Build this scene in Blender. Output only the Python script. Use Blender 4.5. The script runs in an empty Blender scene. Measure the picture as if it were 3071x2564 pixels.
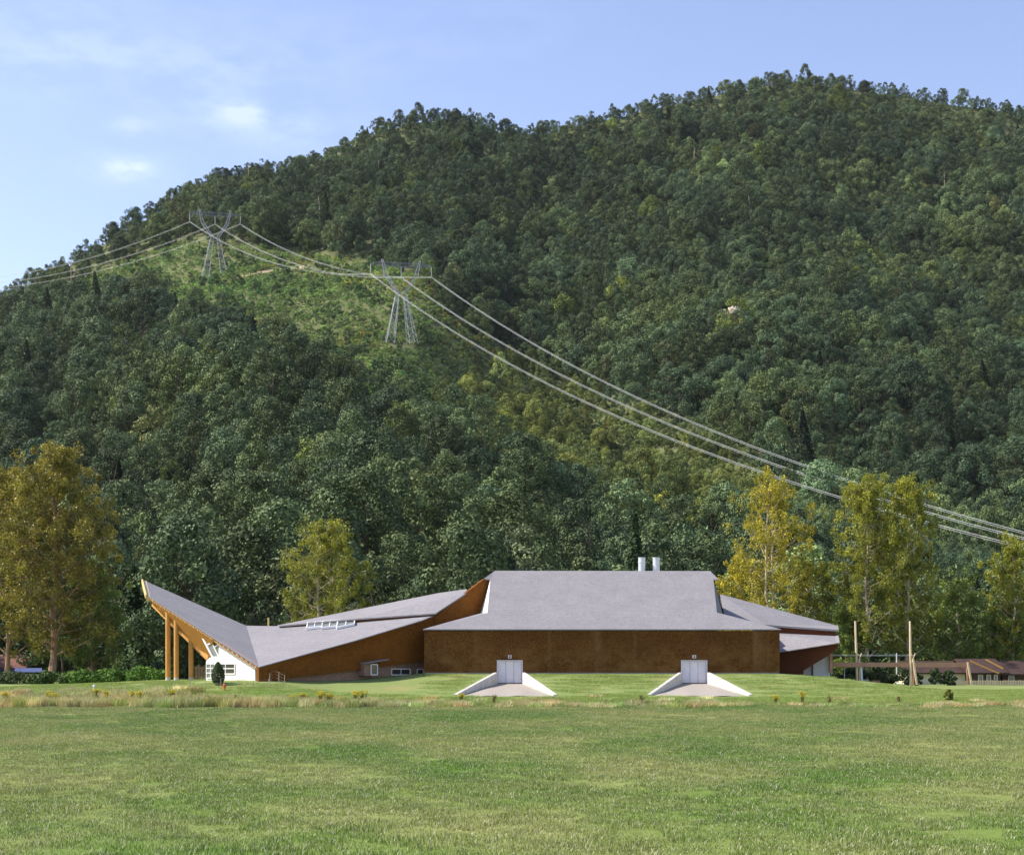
import bpy, bmesh, math, random
import numpy as np
from mathutils import Vector, Matrix
R = math.radians
rng = np.random.default_rng(7); random.seed(7)
sc = bpy.context.scene; COL = sc.collection

# ------------------------------------------------------------ camera, sky, sun, exposure
F, CX, HY, CH = 4500.0, 1535.5, 1990.0, 2.5      # focal (photo px), centre column, horizon row, eye height
cam = bpy.data.objects.new('camera', bpy.data.cameras.new('camera')); COL.objects.link(cam)
cam.location = (0, 0, CH); cam.rotation_euler = (R(90), 0, 0)
cam.data.sensor_width = 36; cam.data.lens = 36*F/3071; cam.data.shift_y = (HY-1282)/3071
cam.data.clip_start = 0.5; cam.data.clip_end = 20000
sc.camera = cam
SUN_EL, SUN_AZ = 45.0, 3.0           # sun to the left (-X), a few degrees behind the building line
to_sun = Vector((-math.cos(R(SUN_EL))*math.cos(R(SUN_AZ)), math.cos(R(SUN_EL))*math.sin(R(SUN_AZ)), math.sin(R(SUN_EL))))
sl = bpy.data.lights.new('sun', 'SUN'); sl.energy = 5.0; sl.angle = R(0.5); sl.color = (1, .93, .82)
so = bpy.data.objects.new('sun', sl); COL.objects.link(so); so.rotation_euler = (-to_sun).to_track_quat('-Z', 'Y').to_euler()
so.location = (-50, 0, 80)
w = bpy.data.worlds.new('World'); sc.world = w; w.use_nodes = True
nt = w.node_tree; nt.nodes.clear(); N = nt.nodes.new; L = nt.links.new
sky = N('ShaderNodeTexSky'); sky.sky_type = 'NISHITA'; sky.sun_disc = False
sky.sun_elevation = R(SUN_EL); sky.sun_rotation = R(270+SUN_AZ); sky.altitude = 50; sky.air_density = 1.0; sky.dust_density = 0.6; sky.ozone_density = 2.0
tc = N('ShaderNodeTexCoord'); nrm = N('ShaderNodeVectorMath'); nrm.operation = 'NORMALIZE'; L(tc.outputs['Generated'], nrm.inputs[0])
SKYTINT = (1.24, 1.05, 1.06, 1); SKYSTR = .152
tint = N('ShaderNodeMix'); tint.data_type = 'RGBA'; tint.blend_type = 'MULTIPLY'; tint.inputs[0].default_value = 1
L(sky.outputs[0], tint.inputs[6]); tint.inputs[7].default_value = SKYTINT
cn = N('ShaderNodeTexNoise'); cn.inputs['Scale'].default_value = 26; cn.inputs['Detail'].default_value = 7; cn.inputs['Roughness'].default_value = .6
mp = N('ShaderNodeMapping'); mp.inputs['Scale'].default_value = (1, 1, 2.6); L(nrm.outputs[0], mp.inputs[0]); L(mp.outputs[0], cn.inputs['Vector'])
def mth(op, a, b, clamp=False):
    m = N('ShaderNodeMath'); m.operation = op; m.use_clamp = clamp
    for k, v in enumerate((a, b)):
        if isinstance(v, (int, float)): m.inputs[k].default_value = v
        elif v is not None: L(v, m.inputs[k])
    return m.outputs[0]
tot = None
for (px, py, rx, rz, amp) in [(727, 340, .009, .0045, .95), (640, 345, .028, .009, .35), (400, 382, .010, .0045, .5), (385, 500, .011, .0055, .9), (380, 515, .03, .008, .25),
                              (880, 395, .032, .012, .4), (420, 200, .07, .012, .2), (60, 170, .05, .02, .18), (120, 60, .09, .02, .14), (700, 190, .06, .012, .16), (1250, 90, .1, .02, .12)]:
    d = Vector(((px-CX)/F, 1, (HY-py)/F)).normalized()
    sb = N('ShaderNodeVectorMath'); sb.operation = 'SUBTRACT'; L(nrm.outputs[0], sb.inputs[0]); sb.inputs[1].default_value = d
    ml = N('ShaderNodeVectorMath'); ml.operation = 'MULTIPLY'; L(sb.outputs[0], ml.inputs[0]); ml.inputs[1].default_value = (1/rx, 1/rx, 1/rz)
    ln = N('ShaderNodeVectorMath'); ln.operation = 'LENGTH'; L(ml.outputs[0], ln.inputs[0])
    e = mth('EXPONENT', mth('MULTIPLY', mth('MULTIPLY', ln.outputs['Value'], ln.outputs['Value']), -.6), None)
    e = mth('MULTIPLY', e, amp)
    tot = e if tot is None else mth('ADD', tot, e)
cm = mth('MULTIPLY', tot, mth('SUBTRACT', mth('MULTIPLY', cn.outputs['Fac'], 4.5), 1.75, True), True)
cm = mth('MULTIPLY', cm, .2)
cmix = N('ShaderNodeMix'); cmix.data_type = 'RGBA'; L(cm, cmix.inputs[0]); L(tint.outputs[2], cmix.inputs[6]); cmix.inputs[7].default_value = (8.0, 8.4, 8.9, 1)
bg = N('ShaderNodeBackground'); bg.inputs[1].default_value = SKYSTR; L(cmix.outputs[2], bg.inputs[0])
wo = N('ShaderNodeOutputWorld'); L(bg.outputs[0], wo.inputs[0])
vs = sc.view_settings; vs.view_transform = 'Standard'; vs.look = 'None'; vs.exposure = 0.6; vs.gamma = 1
sc.render.engine = 'CYCLES'
sc.cycles.max_bounces = 5; sc.cycles.diffuse_bounces = 3; sc.cycles.transparent_max_bounces = 4
sc.cycles.use_denoising = True

# ------------------------------------------------------------ geometry helpers
def ray(px, py): return (px-CX)/F, (HY-py)/F
def P(px, py, Y):
    u, t = ray(px, py); return Vector((u*Y, Y, CH+t*Y))
def on_plane(px, py, a, b, c):          # pixel ray met with the plane through a, b, c
    n = (b-a).cross(c-a); u, t = ray(px, py); d = Vector((u, 1, t)); o = Vector((0, 0, CH))
    return o + d*((a-o).dot(n)/d.dot(n))
def on_wall(px, py, p, q):              # met with the vertical plane over the plan line p-q
    u, t = ray(px, py); dx, dy = q[0]-p[0], q[1]-p[1]
    Y = (p[0]*dy-p[1]*dx)/(u*dy-dx); return Vector((u*Y, Y, CH+t*Y))
def prop(o, label=None, cat=None, group=None, kind=None):
    if label: o['label'] = label
    if cat: o['category'] = cat
    if group: o['group'] = group
    if kind: o['kind'] = kind
    return o
def link(name, me, m=None, parent=None):
    o = bpy.data.objects.new(name, me); COL.objects.link(o)
    if m is not None: me.materials.append(m)
    if parent is not None: o.parent = parent; o.matrix_parent_inverse = Matrix.Translation(parent.location).inverted()
    return o
def empty(name, loc, label, cat, group=None):
    o = bpy.data.objects.new(name, None); COL.objects.link(o); o.location = loc; o.empty_display_size = .3
    return prop(o, label, cat, group)
def np_mesh(name, v, faces, attrs=None, smooth=False):
    """faces: list of int arrays (n,k)"""
    me = bpy.data.meshes.new(name); v = np.asarray(v, dtype=np.float32)
    me.vertices.add(len(v)); me.vertices.foreach_set('co', v.ravel())
    idx = np.concatenate([np.asarray(f).ravel() for f in faces]).astype(np.int32)
    cnt = np.concatenate([np.full(len(f), np.asarray(f).shape[1]) for f in faces])
    st = np.concatenate([[0], np.cumsum(cnt)[:-1]]).astype(np.int32)
    me.loops.add(len(idx)); me.loops.foreach_set('vertex_index', idx)
    me.polygons.add(len(cnt)); me.polygons.foreach_set('loop_start', st)
    if smooth: me.polygons.foreach_set('use_smooth', np.ones(len(cnt), dtype=bool))
    for k, (typ, arr) in (attrs or {}).items():
        a = me.attributes.new(k, typ, 'POINT'); key = {'FLOAT': 'value', 'INT': 'value', 'FLOAT_VECTOR': 'vector', 'FLOAT_COLOR': 'color'}[typ]
        a.data.foreach_set(key, np.asarray(arr).ravel())
    me.update(); me.validate(); return me
class MB:                               # collects solids into one mesh
    def __init__(s): s.v = []; s.f = []
    def add(s, vs, fs):
        b = len(s.v); s.v += [tuple(x) for x in vs]; s.f += [tuple(i+b for i in f) for f in fs]; return s
    def hexa(s, a, b): return s.add(list(a)+list(b), [(3, 2, 1, 0), (4, 5, 6, 7), (0, 1, 5, 4), (1, 2, 6, 5), (2, 3, 7, 6), (3, 0, 4, 7)])
    def box(s, x0, x1, y0, y1, z0, z1):
        return s.hexa([(x0, y0, z0), (x1, y0, z0), (x1, y1, z0), (x0, y1, z0)], [(x0, y0, z1), (x1, y0, z1), (x1, y1, z1), (x0, y1, z1)])
    def bar(s, p, q, w, h=None, up=(0, 0, 1)):
        p, q = Vector(p), Vector(q); d = (q-p).normalized(); h = h or w
        sd = d.cross(Vector(up))
        if sd.length < .05: sd = d.cross(Vector((0, 1, 0)))
        sd.normalize(); u = sd.cross(d).normalized(); sd *= w/2; u *= h/2
        return s.hexa([p-sd-u, p+sd-u, p+sd+u, p-sd+u], [q-sd-u, q+sd-u, q+sd+u, q-sd+u])
    def tube(s, pts, rad, n=8):
        pts = [Vector(p) for p in pts]; rings = []
        for i, p in enumerate(pts):
            d = (pts[min(i+1, len(pts)-1)]-pts[max(i-1, 0)]).normalized()
            a = d.cross(Vector((.3, 1, .1)));
            if a.length < .05: a = d.cross(Vector((1, 0, 0)))
            a.normalize(); b = d.cross(a); r = rad[i] if hasattr(rad, '__len__') else rad
            rings.append([p+a*math.cos(2*math.pi*k/n)*r+b*math.sin(2*math.pi*k/n)*r for k in range(n)])
        vs_ = [v for r_ in rings for v in r_]; fs = []
        for i in range(len(pts)-1):
            for k in range(n): fs.append((i*n+k, i*n+(k+1) % n, (i+1)*n+(k+1) % n, (i+1)*n+k))
        fs.append(tuple(range(n-1, -1, -1))); fs.append(tuple((len(pts)-1)*n+k for k in range(n)))
        return s.add(vs_, fs)
    def slab(s, pts, off):               # polygon (any plane) extruded along off
        n = len(pts); pts = [Vector(p) for p in pts]; off = Vector(off)
        return s.add(pts+[p+off for p in pts], [tuple(range(n)), tuple(range(2*n-1, n-1, -1))]+[(i, n+i, n+(i+1) % n, (i+1) % n) for i in range(n)])
    def mesh(s, name):
        me = bpy.data.meshes.new(name); me.from_pydata(s.v, [], s.f)
        bm = bmesh.new(); bm.from_mesh(me)
        bmesh.ops.triangulate(bm, faces=[f for f in bm.faces if len(f.verts) > 4])
        bmesh.ops.recalc_face_normals(bm, faces=bm.faces); bm.to_mesh(me); bm.free(); return me
    def obj(s, name, m, parent=None, **kw): return prop(link(name, s.mesh(name), m, parent), **kw)

# ------------------------------------------------------------ materials
class NT:
    def __init__(s, name):
        s.m = bpy.data.materials.new(name); s.m.use_nodes = True; s.t = s.m.node_tree; s.t.nodes.clear()
        s.out = s.n('ShaderNodeOutputMaterial'); s.p = s.n('ShaderNodeBsdfPrincipled'); s.l(s.p.outputs[0], s.out.inputs[0]); s.geo = s.n('ShaderNodeNewGeometry')
    def n(s, t): return s.t.nodes.new(t)
    def l(s, a, b): s.t.links.new(a, b)
    def setp(s, inp, v):
        if isinstance(v, bpy.types.NodeSocket): s.l(v, inp)
        else: inp.default_value = v
    def map(s, scale, vec=None):
        m = s.n('ShaderNodeMapping'); m.inputs['Scale'].default_value = scale; s.l(vec or s.geo.outputs['Position'], m.inputs[0]); return m.outputs[0]
    def noise(s, sc_, det=4, rough=.6, scale3=None, vec=None):
        t = s.n('ShaderNodeTexNoise'); t.inputs['Scale'].default_value = sc_; t.inputs['Detail'].default_value = det; t.inputs['Roughness'].default_value = rough
        s.l(s.map(scale3 or (1, 1, 1), vec), t.inputs['Vector']); return t.outputs['Fac']
    def ramp(s, v, a, b):
        m = s.n('ShaderNodeMapRange'); s.setp(m.inputs[0], v); m.inputs[1].default_value = a; m.inputs[2].default_value = b; return m.outputs[0]
    def mix(s, f, a, b, typ='MIX'):
        m = s.n('ShaderNodeMix'); m.data_type = 'RGBA'; m.blend_type = typ; s.setp(m.inputs[0], f); s.setp(m.inputs[6], a); s.setp(m.inputs[7], b); return m.outputs[2]
    def math(s, op, a, b=0.0, c=None):
        m = s.n('ShaderNodeMath'); m.operation = op; s.setp(m.inputs[0], a); s.setp(m.inputs[1], b)
        if c is not None: s.setp(m.inputs[2], c)
        return m.outputs[0]
    def attr(s, name, typ='GEOMETRY'):
        a = s.n('ShaderNodeAttribute'); a.attribute_name = name; a.attribute_type = typ; return a
    def bump(s, h, strength, dist=.05):
        b = s.n('ShaderNodeBump'); b.inputs['Strength'].default_value = strength; b.inputs['Distance'].default_value = dist; s.l(h, b.inputs['Height']); s.l(b.outputs[0], s.p.inputs['Normal'])
    def done(s, col, rough=.8, spec=.3, metal=0):
        s.setp(s.p.inputs['Base Color'], col); s.setp(s.p.inputs['Roughness'], rough); s.p.inputs['Specular IOR Level'].default_value = spec; s.p.inputs['Metallic'].default_value = metal; return s.m
def c4(*c): return (c[0], c[1], c[2], 1)
def plain(name, a, b=None, sc_=3, rough=.7, spec=.3, metal=0, s3=None, bump=0):
    t = NT(name); b = b or tuple(x*.75 for x in a); h = t.noise(sc_, 5, .65, s3)
    if bump: t.bump(h, bump)
    return t.done(t.mix(t.ramp(h, .3, .7), c4(*a), c4(*b)), rough, spec, metal)
def shingle(name, a, b, c, course=.16, fine=9, streaks=False):
    t = NT(name)
    big = t.noise(.35, 5, .65, (1, 1, 1.6)); mid = t.noise(1.7, 6, .8, (1, 1, 2.0)); fin = t.noise(fine, 3, .8, (1, 1, 1.6))
    col = t.mix(t.ramp(mid, .35, .65), c4(*a), c4(*b))
    col = t.mix(t.ramp(fin, .45, .66), col, c4(*c))
    col = t.mix(t.ramp(big, .3, .75), col, t.mix(.5, col, c4(*b)))
    sep = t.n('ShaderNodeSeparateXYZ'); t.l(t.geo.outputs['Position'], sep.inputs[0])
    fr = t.math('FRACT', t.math('DIVIDE', sep.outputs['Z'], course))
    line = t.ramp(fr, .0, .22)                       # dark butt line of each course
    col = t.mix(t.math('MULTIPLY', t.math('SUBTRACT', 1.0, line), .35), col, t.mix(.6, col, c4(.01, .008, .006)))
    if streaks:
        st = t.ramp(t.noise(1.0, 2, .5, (.42, .42, .015)), .60, .70)
        up = t.ramp(t.noise(1.6, 4, .7, (1, 1, .5)), .3, .7)
        col = t.mix(t.math('MULTIPLY', t.math('MULTIPLY', st, up), .42), col, c4(.30, .19, .09))
        low = t.math('MULTIPLY', t.ramp(t.noise(.5, 5, .7, (1, 1, 1.3)), .42, .62), t.ramp(sep.outputs['Z'], 5.0, 3.0))
        col = t.mix(t.math('MULTIPLY', low, .55), col, c4(.21, .115, .035))
    t.bump(t.math('ADD', t.math('MULTIPLY', fr, -.6), mid), .6, .03)
    return t.done(col, .85, .15)
M = {}
M['roof'] = shingle('silver_shingle', (.258, .248, .258), (.180, .172, .182), (.365, .352, .362), .2, 11)
M['wall'] = shingle('brown_shingle', (.120, .046, .006), (.042, .014, .002), (.25, .11, .024), .16, 8, True)
M['wall_orange'] = shingle('orange_shingle', (.20, .069, .007), (.085, .028, .003), (.30, .115, .014), .16, 8)
M['wall_dark'] = shingle('dark_shingle', (.15, .045, .016), (.09, .028, .01), (.17, .06, .025), .16, 8)
M['white'] = plain('white_stucco', (.82, .81, .78), (.74, .73, .70), 1.2)
M['shade_white'] = plain('shaded_white_render', (.62, .62, .63), (.52, .52, .54), .9)  # greyer copy of the white wall, its shade put into the colour
M['door'] = plain('door_paint', (.74, .72, .74), (.64, .62, .66), 1.6, .5)
M['joint'] = plain('door_joint', (.25, .24, .27))
M['concrete'] = plain('concrete', (.66, .64, .58), (.46, .43, .38), 2.6, .85, s3=(1, 1, .22), bump=.2)
M['foundation'] = plain('foundation', (.42, .42, .44), (.3, .3, .31), 1.5, .9)
M['stone'] = shingle('rubble_stone', (.34, .20, .14), (.18, .115, .09), (.48, .33, .25), .3, 5)
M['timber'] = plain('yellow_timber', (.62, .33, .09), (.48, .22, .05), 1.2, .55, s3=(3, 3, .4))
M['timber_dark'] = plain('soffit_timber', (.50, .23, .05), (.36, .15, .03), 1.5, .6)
M['fascia'] = plain('fascia_timber', (.74, .58, .24), (.62, .44, .15), 1.3, .55)
M['beam'] = plain('weathered_beam', (.46, .27, .18), (.34, .18, .11), 1.2)
M['post'] = plain('peeled_pole', (.74, .62, .42), (.60, .45, .26), 1.4)
M['grey_post'] = plain('grey_fence_post', (.50, .43, .33), (.34, .28, .2), 4)
M['metal'] = plain('galvanised_metal', (.66, .68, .70), (.56, .58, .60), 1.5, .4, .5, .3)
M['steel'] = plain('pylon_steel', (.50, .52, .56), (.40, .42, .46), .2, .5, .5, .0)
M['steel_dull'] = plain('dark_bluish_steel', (.24, .26, .32), (.18, .20, .25), .2, .6, .3)  # darker, bluer tone than the rest of the pylon, for the crossarm
M['wire'] = plain('aluminium_wire', (.58, .60, .56), (.5, .52, .5), .05, .45, .5, .0)
M['frame'] = plain('white_frame', (.8, .8, .8), (.72, .72, .73), 2, .5)
M['glass'] = NT('window_glass').done(c4(.05, .045, .04), .08, .8)
M['pale_glass'] = NT('pale_glass').done(c4(.16, .18, .17), .12, .9)
M['orange_metal'] = plain('orange_paint', (.75, .13, .03), (.55, .08, .02), 3, .5)
M['rust_roof'] = plain('rust_roof', (.20, .085, .055), (.12, .055, .04), 1.2)
M['dark_roof'] = plain('dark_house_roof', (.075, .042, .032), (.035, .022, .018), 1.5)
M['blue'] = plain('blue_board', (.07, .10, .27), (.05, .07, .19), 1)
M['cream'] = plain('cream_wall', (.80, .74, .55), (.66, .58, .42), 1)
M['dark_wood'] = plain('dark_wood', (.10, .055, .03), (.05, .03, .02), 3)
M['fence_wood'] = plain('picket_wood', (.42, .30, .22), (.26, .18, .13), 6)
M['ceramic'] = plain('insulator_glass', (.80, .82, .80), (.7, .72, .7), 1, .3)
M['rock'] = plain('pale_rock', (.62, .54, .42), (.36, .3, .24), .25, .9, bump=.5)
M['gravel'] = plain('gravel', (.40, .36, .31), (.26, .23, .2), 7, .95, bump=.5)
M['dirt'] = plain('dirt', (.46, .36, .20), (.34, .27, .14), .3)
M['bark'] = plain('dark_bark', (.12, .08, .055), (.06, .04, .03), 4, s3=(1, 1, .3))
M['pale_bark'] = plain('pale_bark', (.62, .53, .38), (.36, .28, .19), 2.2, s3=(1, 1, .4))
M['brown_bark'] = plain('brown_bark', (.34, .22, .13), (.19, .11, .065), 2.2, s3=(1, 1, .4))

def leaf_mat(name, lo, hi, inst=True, trans=.25, rough=.55, spec=.25):
    """leaf colour between lo and hi by the leaf's own value, times the tree's own tint"""
    t = NT(name); v = t.attr('v').outputs['Fac']; col = t.mix(v, c4(*lo), c4(*hi))
    if inst:
        ti = t.attr('tint', 'INSTANCER'); col = t.mix(1.0, col, ti.outputs['Color'], 'MULTIPLY')
    t.done(col, rough, spec)
    tr = t.n('ShaderNodeBsdfTranslucent'); t.setp(tr.inputs[0], t.mix(.5, col, t.mix(1.0, col, c4(1.3, 1.25, .5), 'MULTIPLY')))
    mx = t.n('ShaderNodeMixShader'); mx.inputs[0].default_value = trans; t.l(t.p.outputs[0], mx.inputs[1]); t.l(tr.outputs[0], mx.inputs[2]); t.l(mx.outputs[0], t.out.inputs[0])
    return t.m
M['leaf'] = leaf_mat('forest_leaf', (.024, .046, .022), (.140, .192, .090), True, .06, .6, .1)

# ------------------------------------------------------------ terrain
TX = np.array([-400, -75, -50, -36, -26, -22, -17, -12, -9, 27, 31, 35, 42, 75, 400.])
TY = np.array([-100, 112, 122, 128, 134, 139, 143, 150, 158, 170, 200, 300.])
rowsT = {
 -400: [-1.1, -1.1, -1.1, -1.0, -.9, -.7, -.5, -.3, 0, .2, .5, 1], -75: [-1.1, -1.1, -1.1, -1.0, -.8, -.5, -.3, 0, .2, .3, .5, 1],
 -50: [-1.1, -1.1, -1.1, -1.0, -.65, -.2, 0, .25, .35, .4, .6, 1], -36: [-1.1, -1.1, -1.1, -1.0, -.4, .15, .5, .78, .78, .7, .7, 1],
 -26: [-1.1, -1.1, -1.1, -1.0, -.35, .78, .92, .95, .95, .9, .7, 1], -22: [-1.1, -1.1, -1.1, -1.0, -.38, .80, .95, 1.0, 1.0, 1, .7, 1],
 -17: [-1.1, -1.1, -1.1, -1.0, -.5, .0, .72, 1.05, 1.1, 1, .7, 1], -12: [-1.1, -1.1, -1.1, -1.0, -.65, -.25, .45, 1.25, 1.35, 1.3, .8, 1],
 -9: [-1.1, -1.1, -1.1, -1.02, -.72, -.43, .28, 1.52, 1.6, 1.5, .8, 1], 27: [-1.1, -1.1, -1.1, -1.02, -.75, -.43, .28, 1.52, 1.6, 1.5, .8, 1],
 31: [-1.1, -1.1, -1.1, -1.02, -.75, -.45, .1, 1.25, 1.4, 1.3, .7, 1], 35: [-1.1, -1.1, -1.1, -1.02, -.78, -.5, -.12, .72, .9, .8, .5, 1],
 42: [-1.1, -1.1, -1.1, -1.02, -.8, -.58, -.35, -.02, .06, .1, .3, 1], 75: [-1.1, -1.1, -1.1, -1.05, -.85, -.65, -.45, -.15, 0, .05, .3, 1], 400: [-1.1, -1.1, -1.1, -1.05, -.85, -.65, -.45, -.15, 0, .05, .3, 1]}
TZ = np.array([rowsT[int(x)] for x in TX])
RAMPS = [(-1.42, .98, -5.1, 3.85), (17.0, 19.44, 12.85, 21.97)]   # door-side left/right x, far-end left/right x
RAMP_Y0, RAMP_Y1, RZ0, RZ1 = 150.0, 139.0, .57, -.43
def flat_z(x, y, trench=True):
    x = np.asarray(x, float); y = np.asarray(y, float)
    # smoothstep-ish bilinear interpolation on the levels table
    xi = np.clip(np.searchsorted(TX, x, side='right')-1, 0, len(TX)-2); yi = np.clip(np.searchsorted(TY, y, side='right')-1, 0, len(TY)-2)
    fx = np.clip((x-TX[xi])/(TX[xi+1]-TX[xi]), 0, 1); fy = np.clip((y-TY[yi])/(TY[yi+1]-TY[yi]), 0, 1)
    z = (TZ[xi, yi]*(1-fx)+TZ[xi+1, yi]*fx)*(1-fy)+(TZ[xi, yi+1]*(1-fx)+TZ[xi+1, yi+1]*fx)*fy
    z = z + .05*np.sin(x*.33+1)*np.sin(y*.21)*np.clip((y-40)/60, 0, 1) + .04*np.sin(x*.9+y*.5)*np.clip((150-y)/30, 0, 1)
    if trench:
        for (a, b, c, d) in RAMPS:
            k = np.clip((RAMP_Y0-y)/(RAMP_Y0-RAMP_Y1), 0, 1); l_ = a+(c-a)*k; r_ = b+(d-b)*k
            ins = (x > l_-.2) & (x < r_+.2) & (y < RAMP_Y0+.7) & (y > RAMP_Y1-.1)
            z = np.where(ins, np.minimum(z, RZ0+(RZ1-RZ0)*k-.10), z)
    return z
SKY_PX = np.array([(-1400, 1500), (-600, 1120), (0, 845), (60, 815), (146, 775), (250, 710), (340, 655), (440, 600), (585, 520), (730, 475), (880, 458), (965, 425), (1024, 395), (1112, 350), (1243, 314), (1404, 310), (1477, 342), (1580, 352), (1640, 350), (1725, 328), (1828, 307), (1975, 270), (2120, 241), (2280, 212), (2413, 202), (2560, 218), (2706, 240), (2852, 263), (3000, 280), (3071, 292), (3600, 380), (4600, 700)], float)
YC = np.array([(-1400, 900), (0, 1010), (600, 1170), (1200, 1215), (2400, 1330), (3100, 1330), (4600, 1200)], float)
Y0H = 232.0
def _n2(x, y, s, k): return np.sin(x/s+1.7*k+1.3*np.sin(y/(s*1.7)+k))*np.sin(y/(s*1.3)+2.1*k+1.1*np.sin(x/(s*1.9)+2*k))
def hill_z(x, y):
    x = np.asarray(x, float); y = np.asarray(y, float); px = CX+F*x/np.maximum(y, 60)
    t = (HY-np.interp(px, SKY_PX[:, 0], SKY_PX[:, 1]))/F; yc = np.interp(px, YC[:, 0], YC[:, 1])
    zc = CH+t*yc-15*(1-0*px); s = np.clip((y-Y0H)/(yc-Y0H), -.5, 1.0)
    aa = np.interp(px, [1250, 1750], [.53, .25]); g = np.where(s > 0, aa*s+(1-aa)*s*s, .0)
    z = g*zc
    bump = (9*_n2(x, y, 60, 1)+5*_n2(x, y, 27, 2)+11*np.sin(x/48+y/170+.9*np.sin(y/90)))*np.clip(s*5, 0, 1)*np.clip((1.0-s)*4+.03, 0, 1)
    over = np.clip(y-yc, 0, None)
    return np.where(y < Y0H, (y-Y0H)*.15, z+bump+.8) - .35*over
def ground_z(x, y): return np.maximum(flat_z(x, y), hill_z(x, y))

def hill_hit(px, py):
    u, tt = ray(px, py); ysr = np.linspace(300, 1400, 2200); zz = hill_z(u*ysr, ysr); k = np.argmax(zz > CH+tt*ysr-.0); Yh = ysr[k]; return Vector((u*Yh, Yh, float(zz[k])))
FOOT2, FOOT1 = hill_hit(1203, 1036), hill_hit(645, 838); 
def grid(xs, ys, fz):
    X, Y = np.meshgrid(xs, ys); Z = fz(X, Y); v = np.stack([X, Y, Z], -1).reshape(-1, 3); nx = len(xs)
    i = np.arange((len(ys)-1)*nx).reshape(-1, nx)[:, :-1].ravel()
    return v, np.stack([i, i+1, i+nx+1, i+nx], -1)

# ground colours: a green meadow with worn patches; lawn; dry strip
t = NT('meadow'); pos = t.geo.outputs['Position']; sep = t.n('ShaderNodeSeparateXYZ'); t.l(pos, sep.inputs[0])
def meadow_col(t):
    """shared by the soil sheet and the blades so that patches are one"""
    n1 = t.noise(.075, 4, .6, (1, .7, 1)); n2 = t.noise(.19, 5, .65, (1, .6, 1)); n3 = t.noise(.9, 4, .7, (1, .8, 1))
    a = t.mix(t.ramp(n1, .40, .62), c4(.100, .185, .024), c4(.240, .258, .082))
    a = t.mix(t.math('MULTIPLY', t.ramp(n2, .45, .7), .6), a, c4(.33, .32, .13))
    return t.mix(t.math('MULTIPLY', t.ramp(n3, .35, .7), .35), a, c4(.10, .165, .03))
mead = meadow_col(t)
lawn_n = t.noise(.30, 5, .6, (1, .35, 1)); lawn_f = t.noise(5, 3, .8)
lawn = t.mix(t.ramp(lawn_n, .3, .75), c4(.185, .255, .075), c4(.26, .28, .11))
lawn = t.mix(t.math('MULTIPLY', t.ramp(lawn_f, .45, .75), .45), lawn, c4(.10, .15, .03))
worn = t.ramp(t.noise(.12, 4, .6, (1, 1.6, 1)), .58, .68); lawn = t.mix(t.math('MULTIPLY', worn, .55), lawn, c4(.34, .27, .12))
wv = t.n('ShaderNodeTexWave'); wv.wave_type = 'BANDS'; wv.bands_direction = 'DIAGONAL'; wv.inputs['Scale'].default_value = .22; wv.inputs['Distortion'].default_value = 1.2; t.l(t.map((1, 1, 0)), wv.inputs[0])
lawn = t.mix(t.math('MULTIPLY', wv.outputs['Fac'], .12), lawn, c4(.19, .27, .08))
col = t.mix(t.ramp(sep.outputs['Y'], 134, 140), mead, lawn)
t.bump(t.noise(6, 4, .8), .8, .08); M['ground'] = t.done(col, .95, .1)
xs = np.unique(np.round(np.concatenate([np.linspace(-1600, -400, 8), np.linspace(-400, -60, 24), np.arange(-60, -10, .8), np.arange(-10, -6, .3), np.arange(-6, 5, .11), np.arange(5, 12, .3), np.arange(12, 23, .11), np.arange(23, 30, .3), np.arange(30, 60, .8), np.linspace(60, 400, 24), np.linspace(400, 1600, 8)]), 3))
ys = np.unique(np.round(np.concatenate([np.linspace(-200, 10, 8), np.arange(10, 120, 2.5), np.arange(120, 136, .8), np.arange(136, 152, .25), np.arange(152, 200, 2), np.linspace(200, 300, 10), np.linspace(300, 1650, 12)]), 3))
v, q = grid(xs, ys, lambda X, Y: np.where(Y > 300, .5, flat_z(X, Y)))
prop(link('ground', np_mesh('ground', v, [q], smooth=False), M['ground']), kind='structure')
t = NT('forest_floor'); M['floor'] = t.done(t.mix(t.ramp(t.noise(.06, 5, .7), .35, .65), c4(.07, .09, .035), c4(.15, .16, .07)), .95, .1)
v, q = grid(np.linspace(-760, 760, 190), np.concatenate([np.linspace(205, 420, 50), np.linspace(425, 1500, 150)]), hill_z)
prop(link('hill', np_mesh('hill', v, [q], smooth=True), M['floor']), kind='structure')

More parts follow.
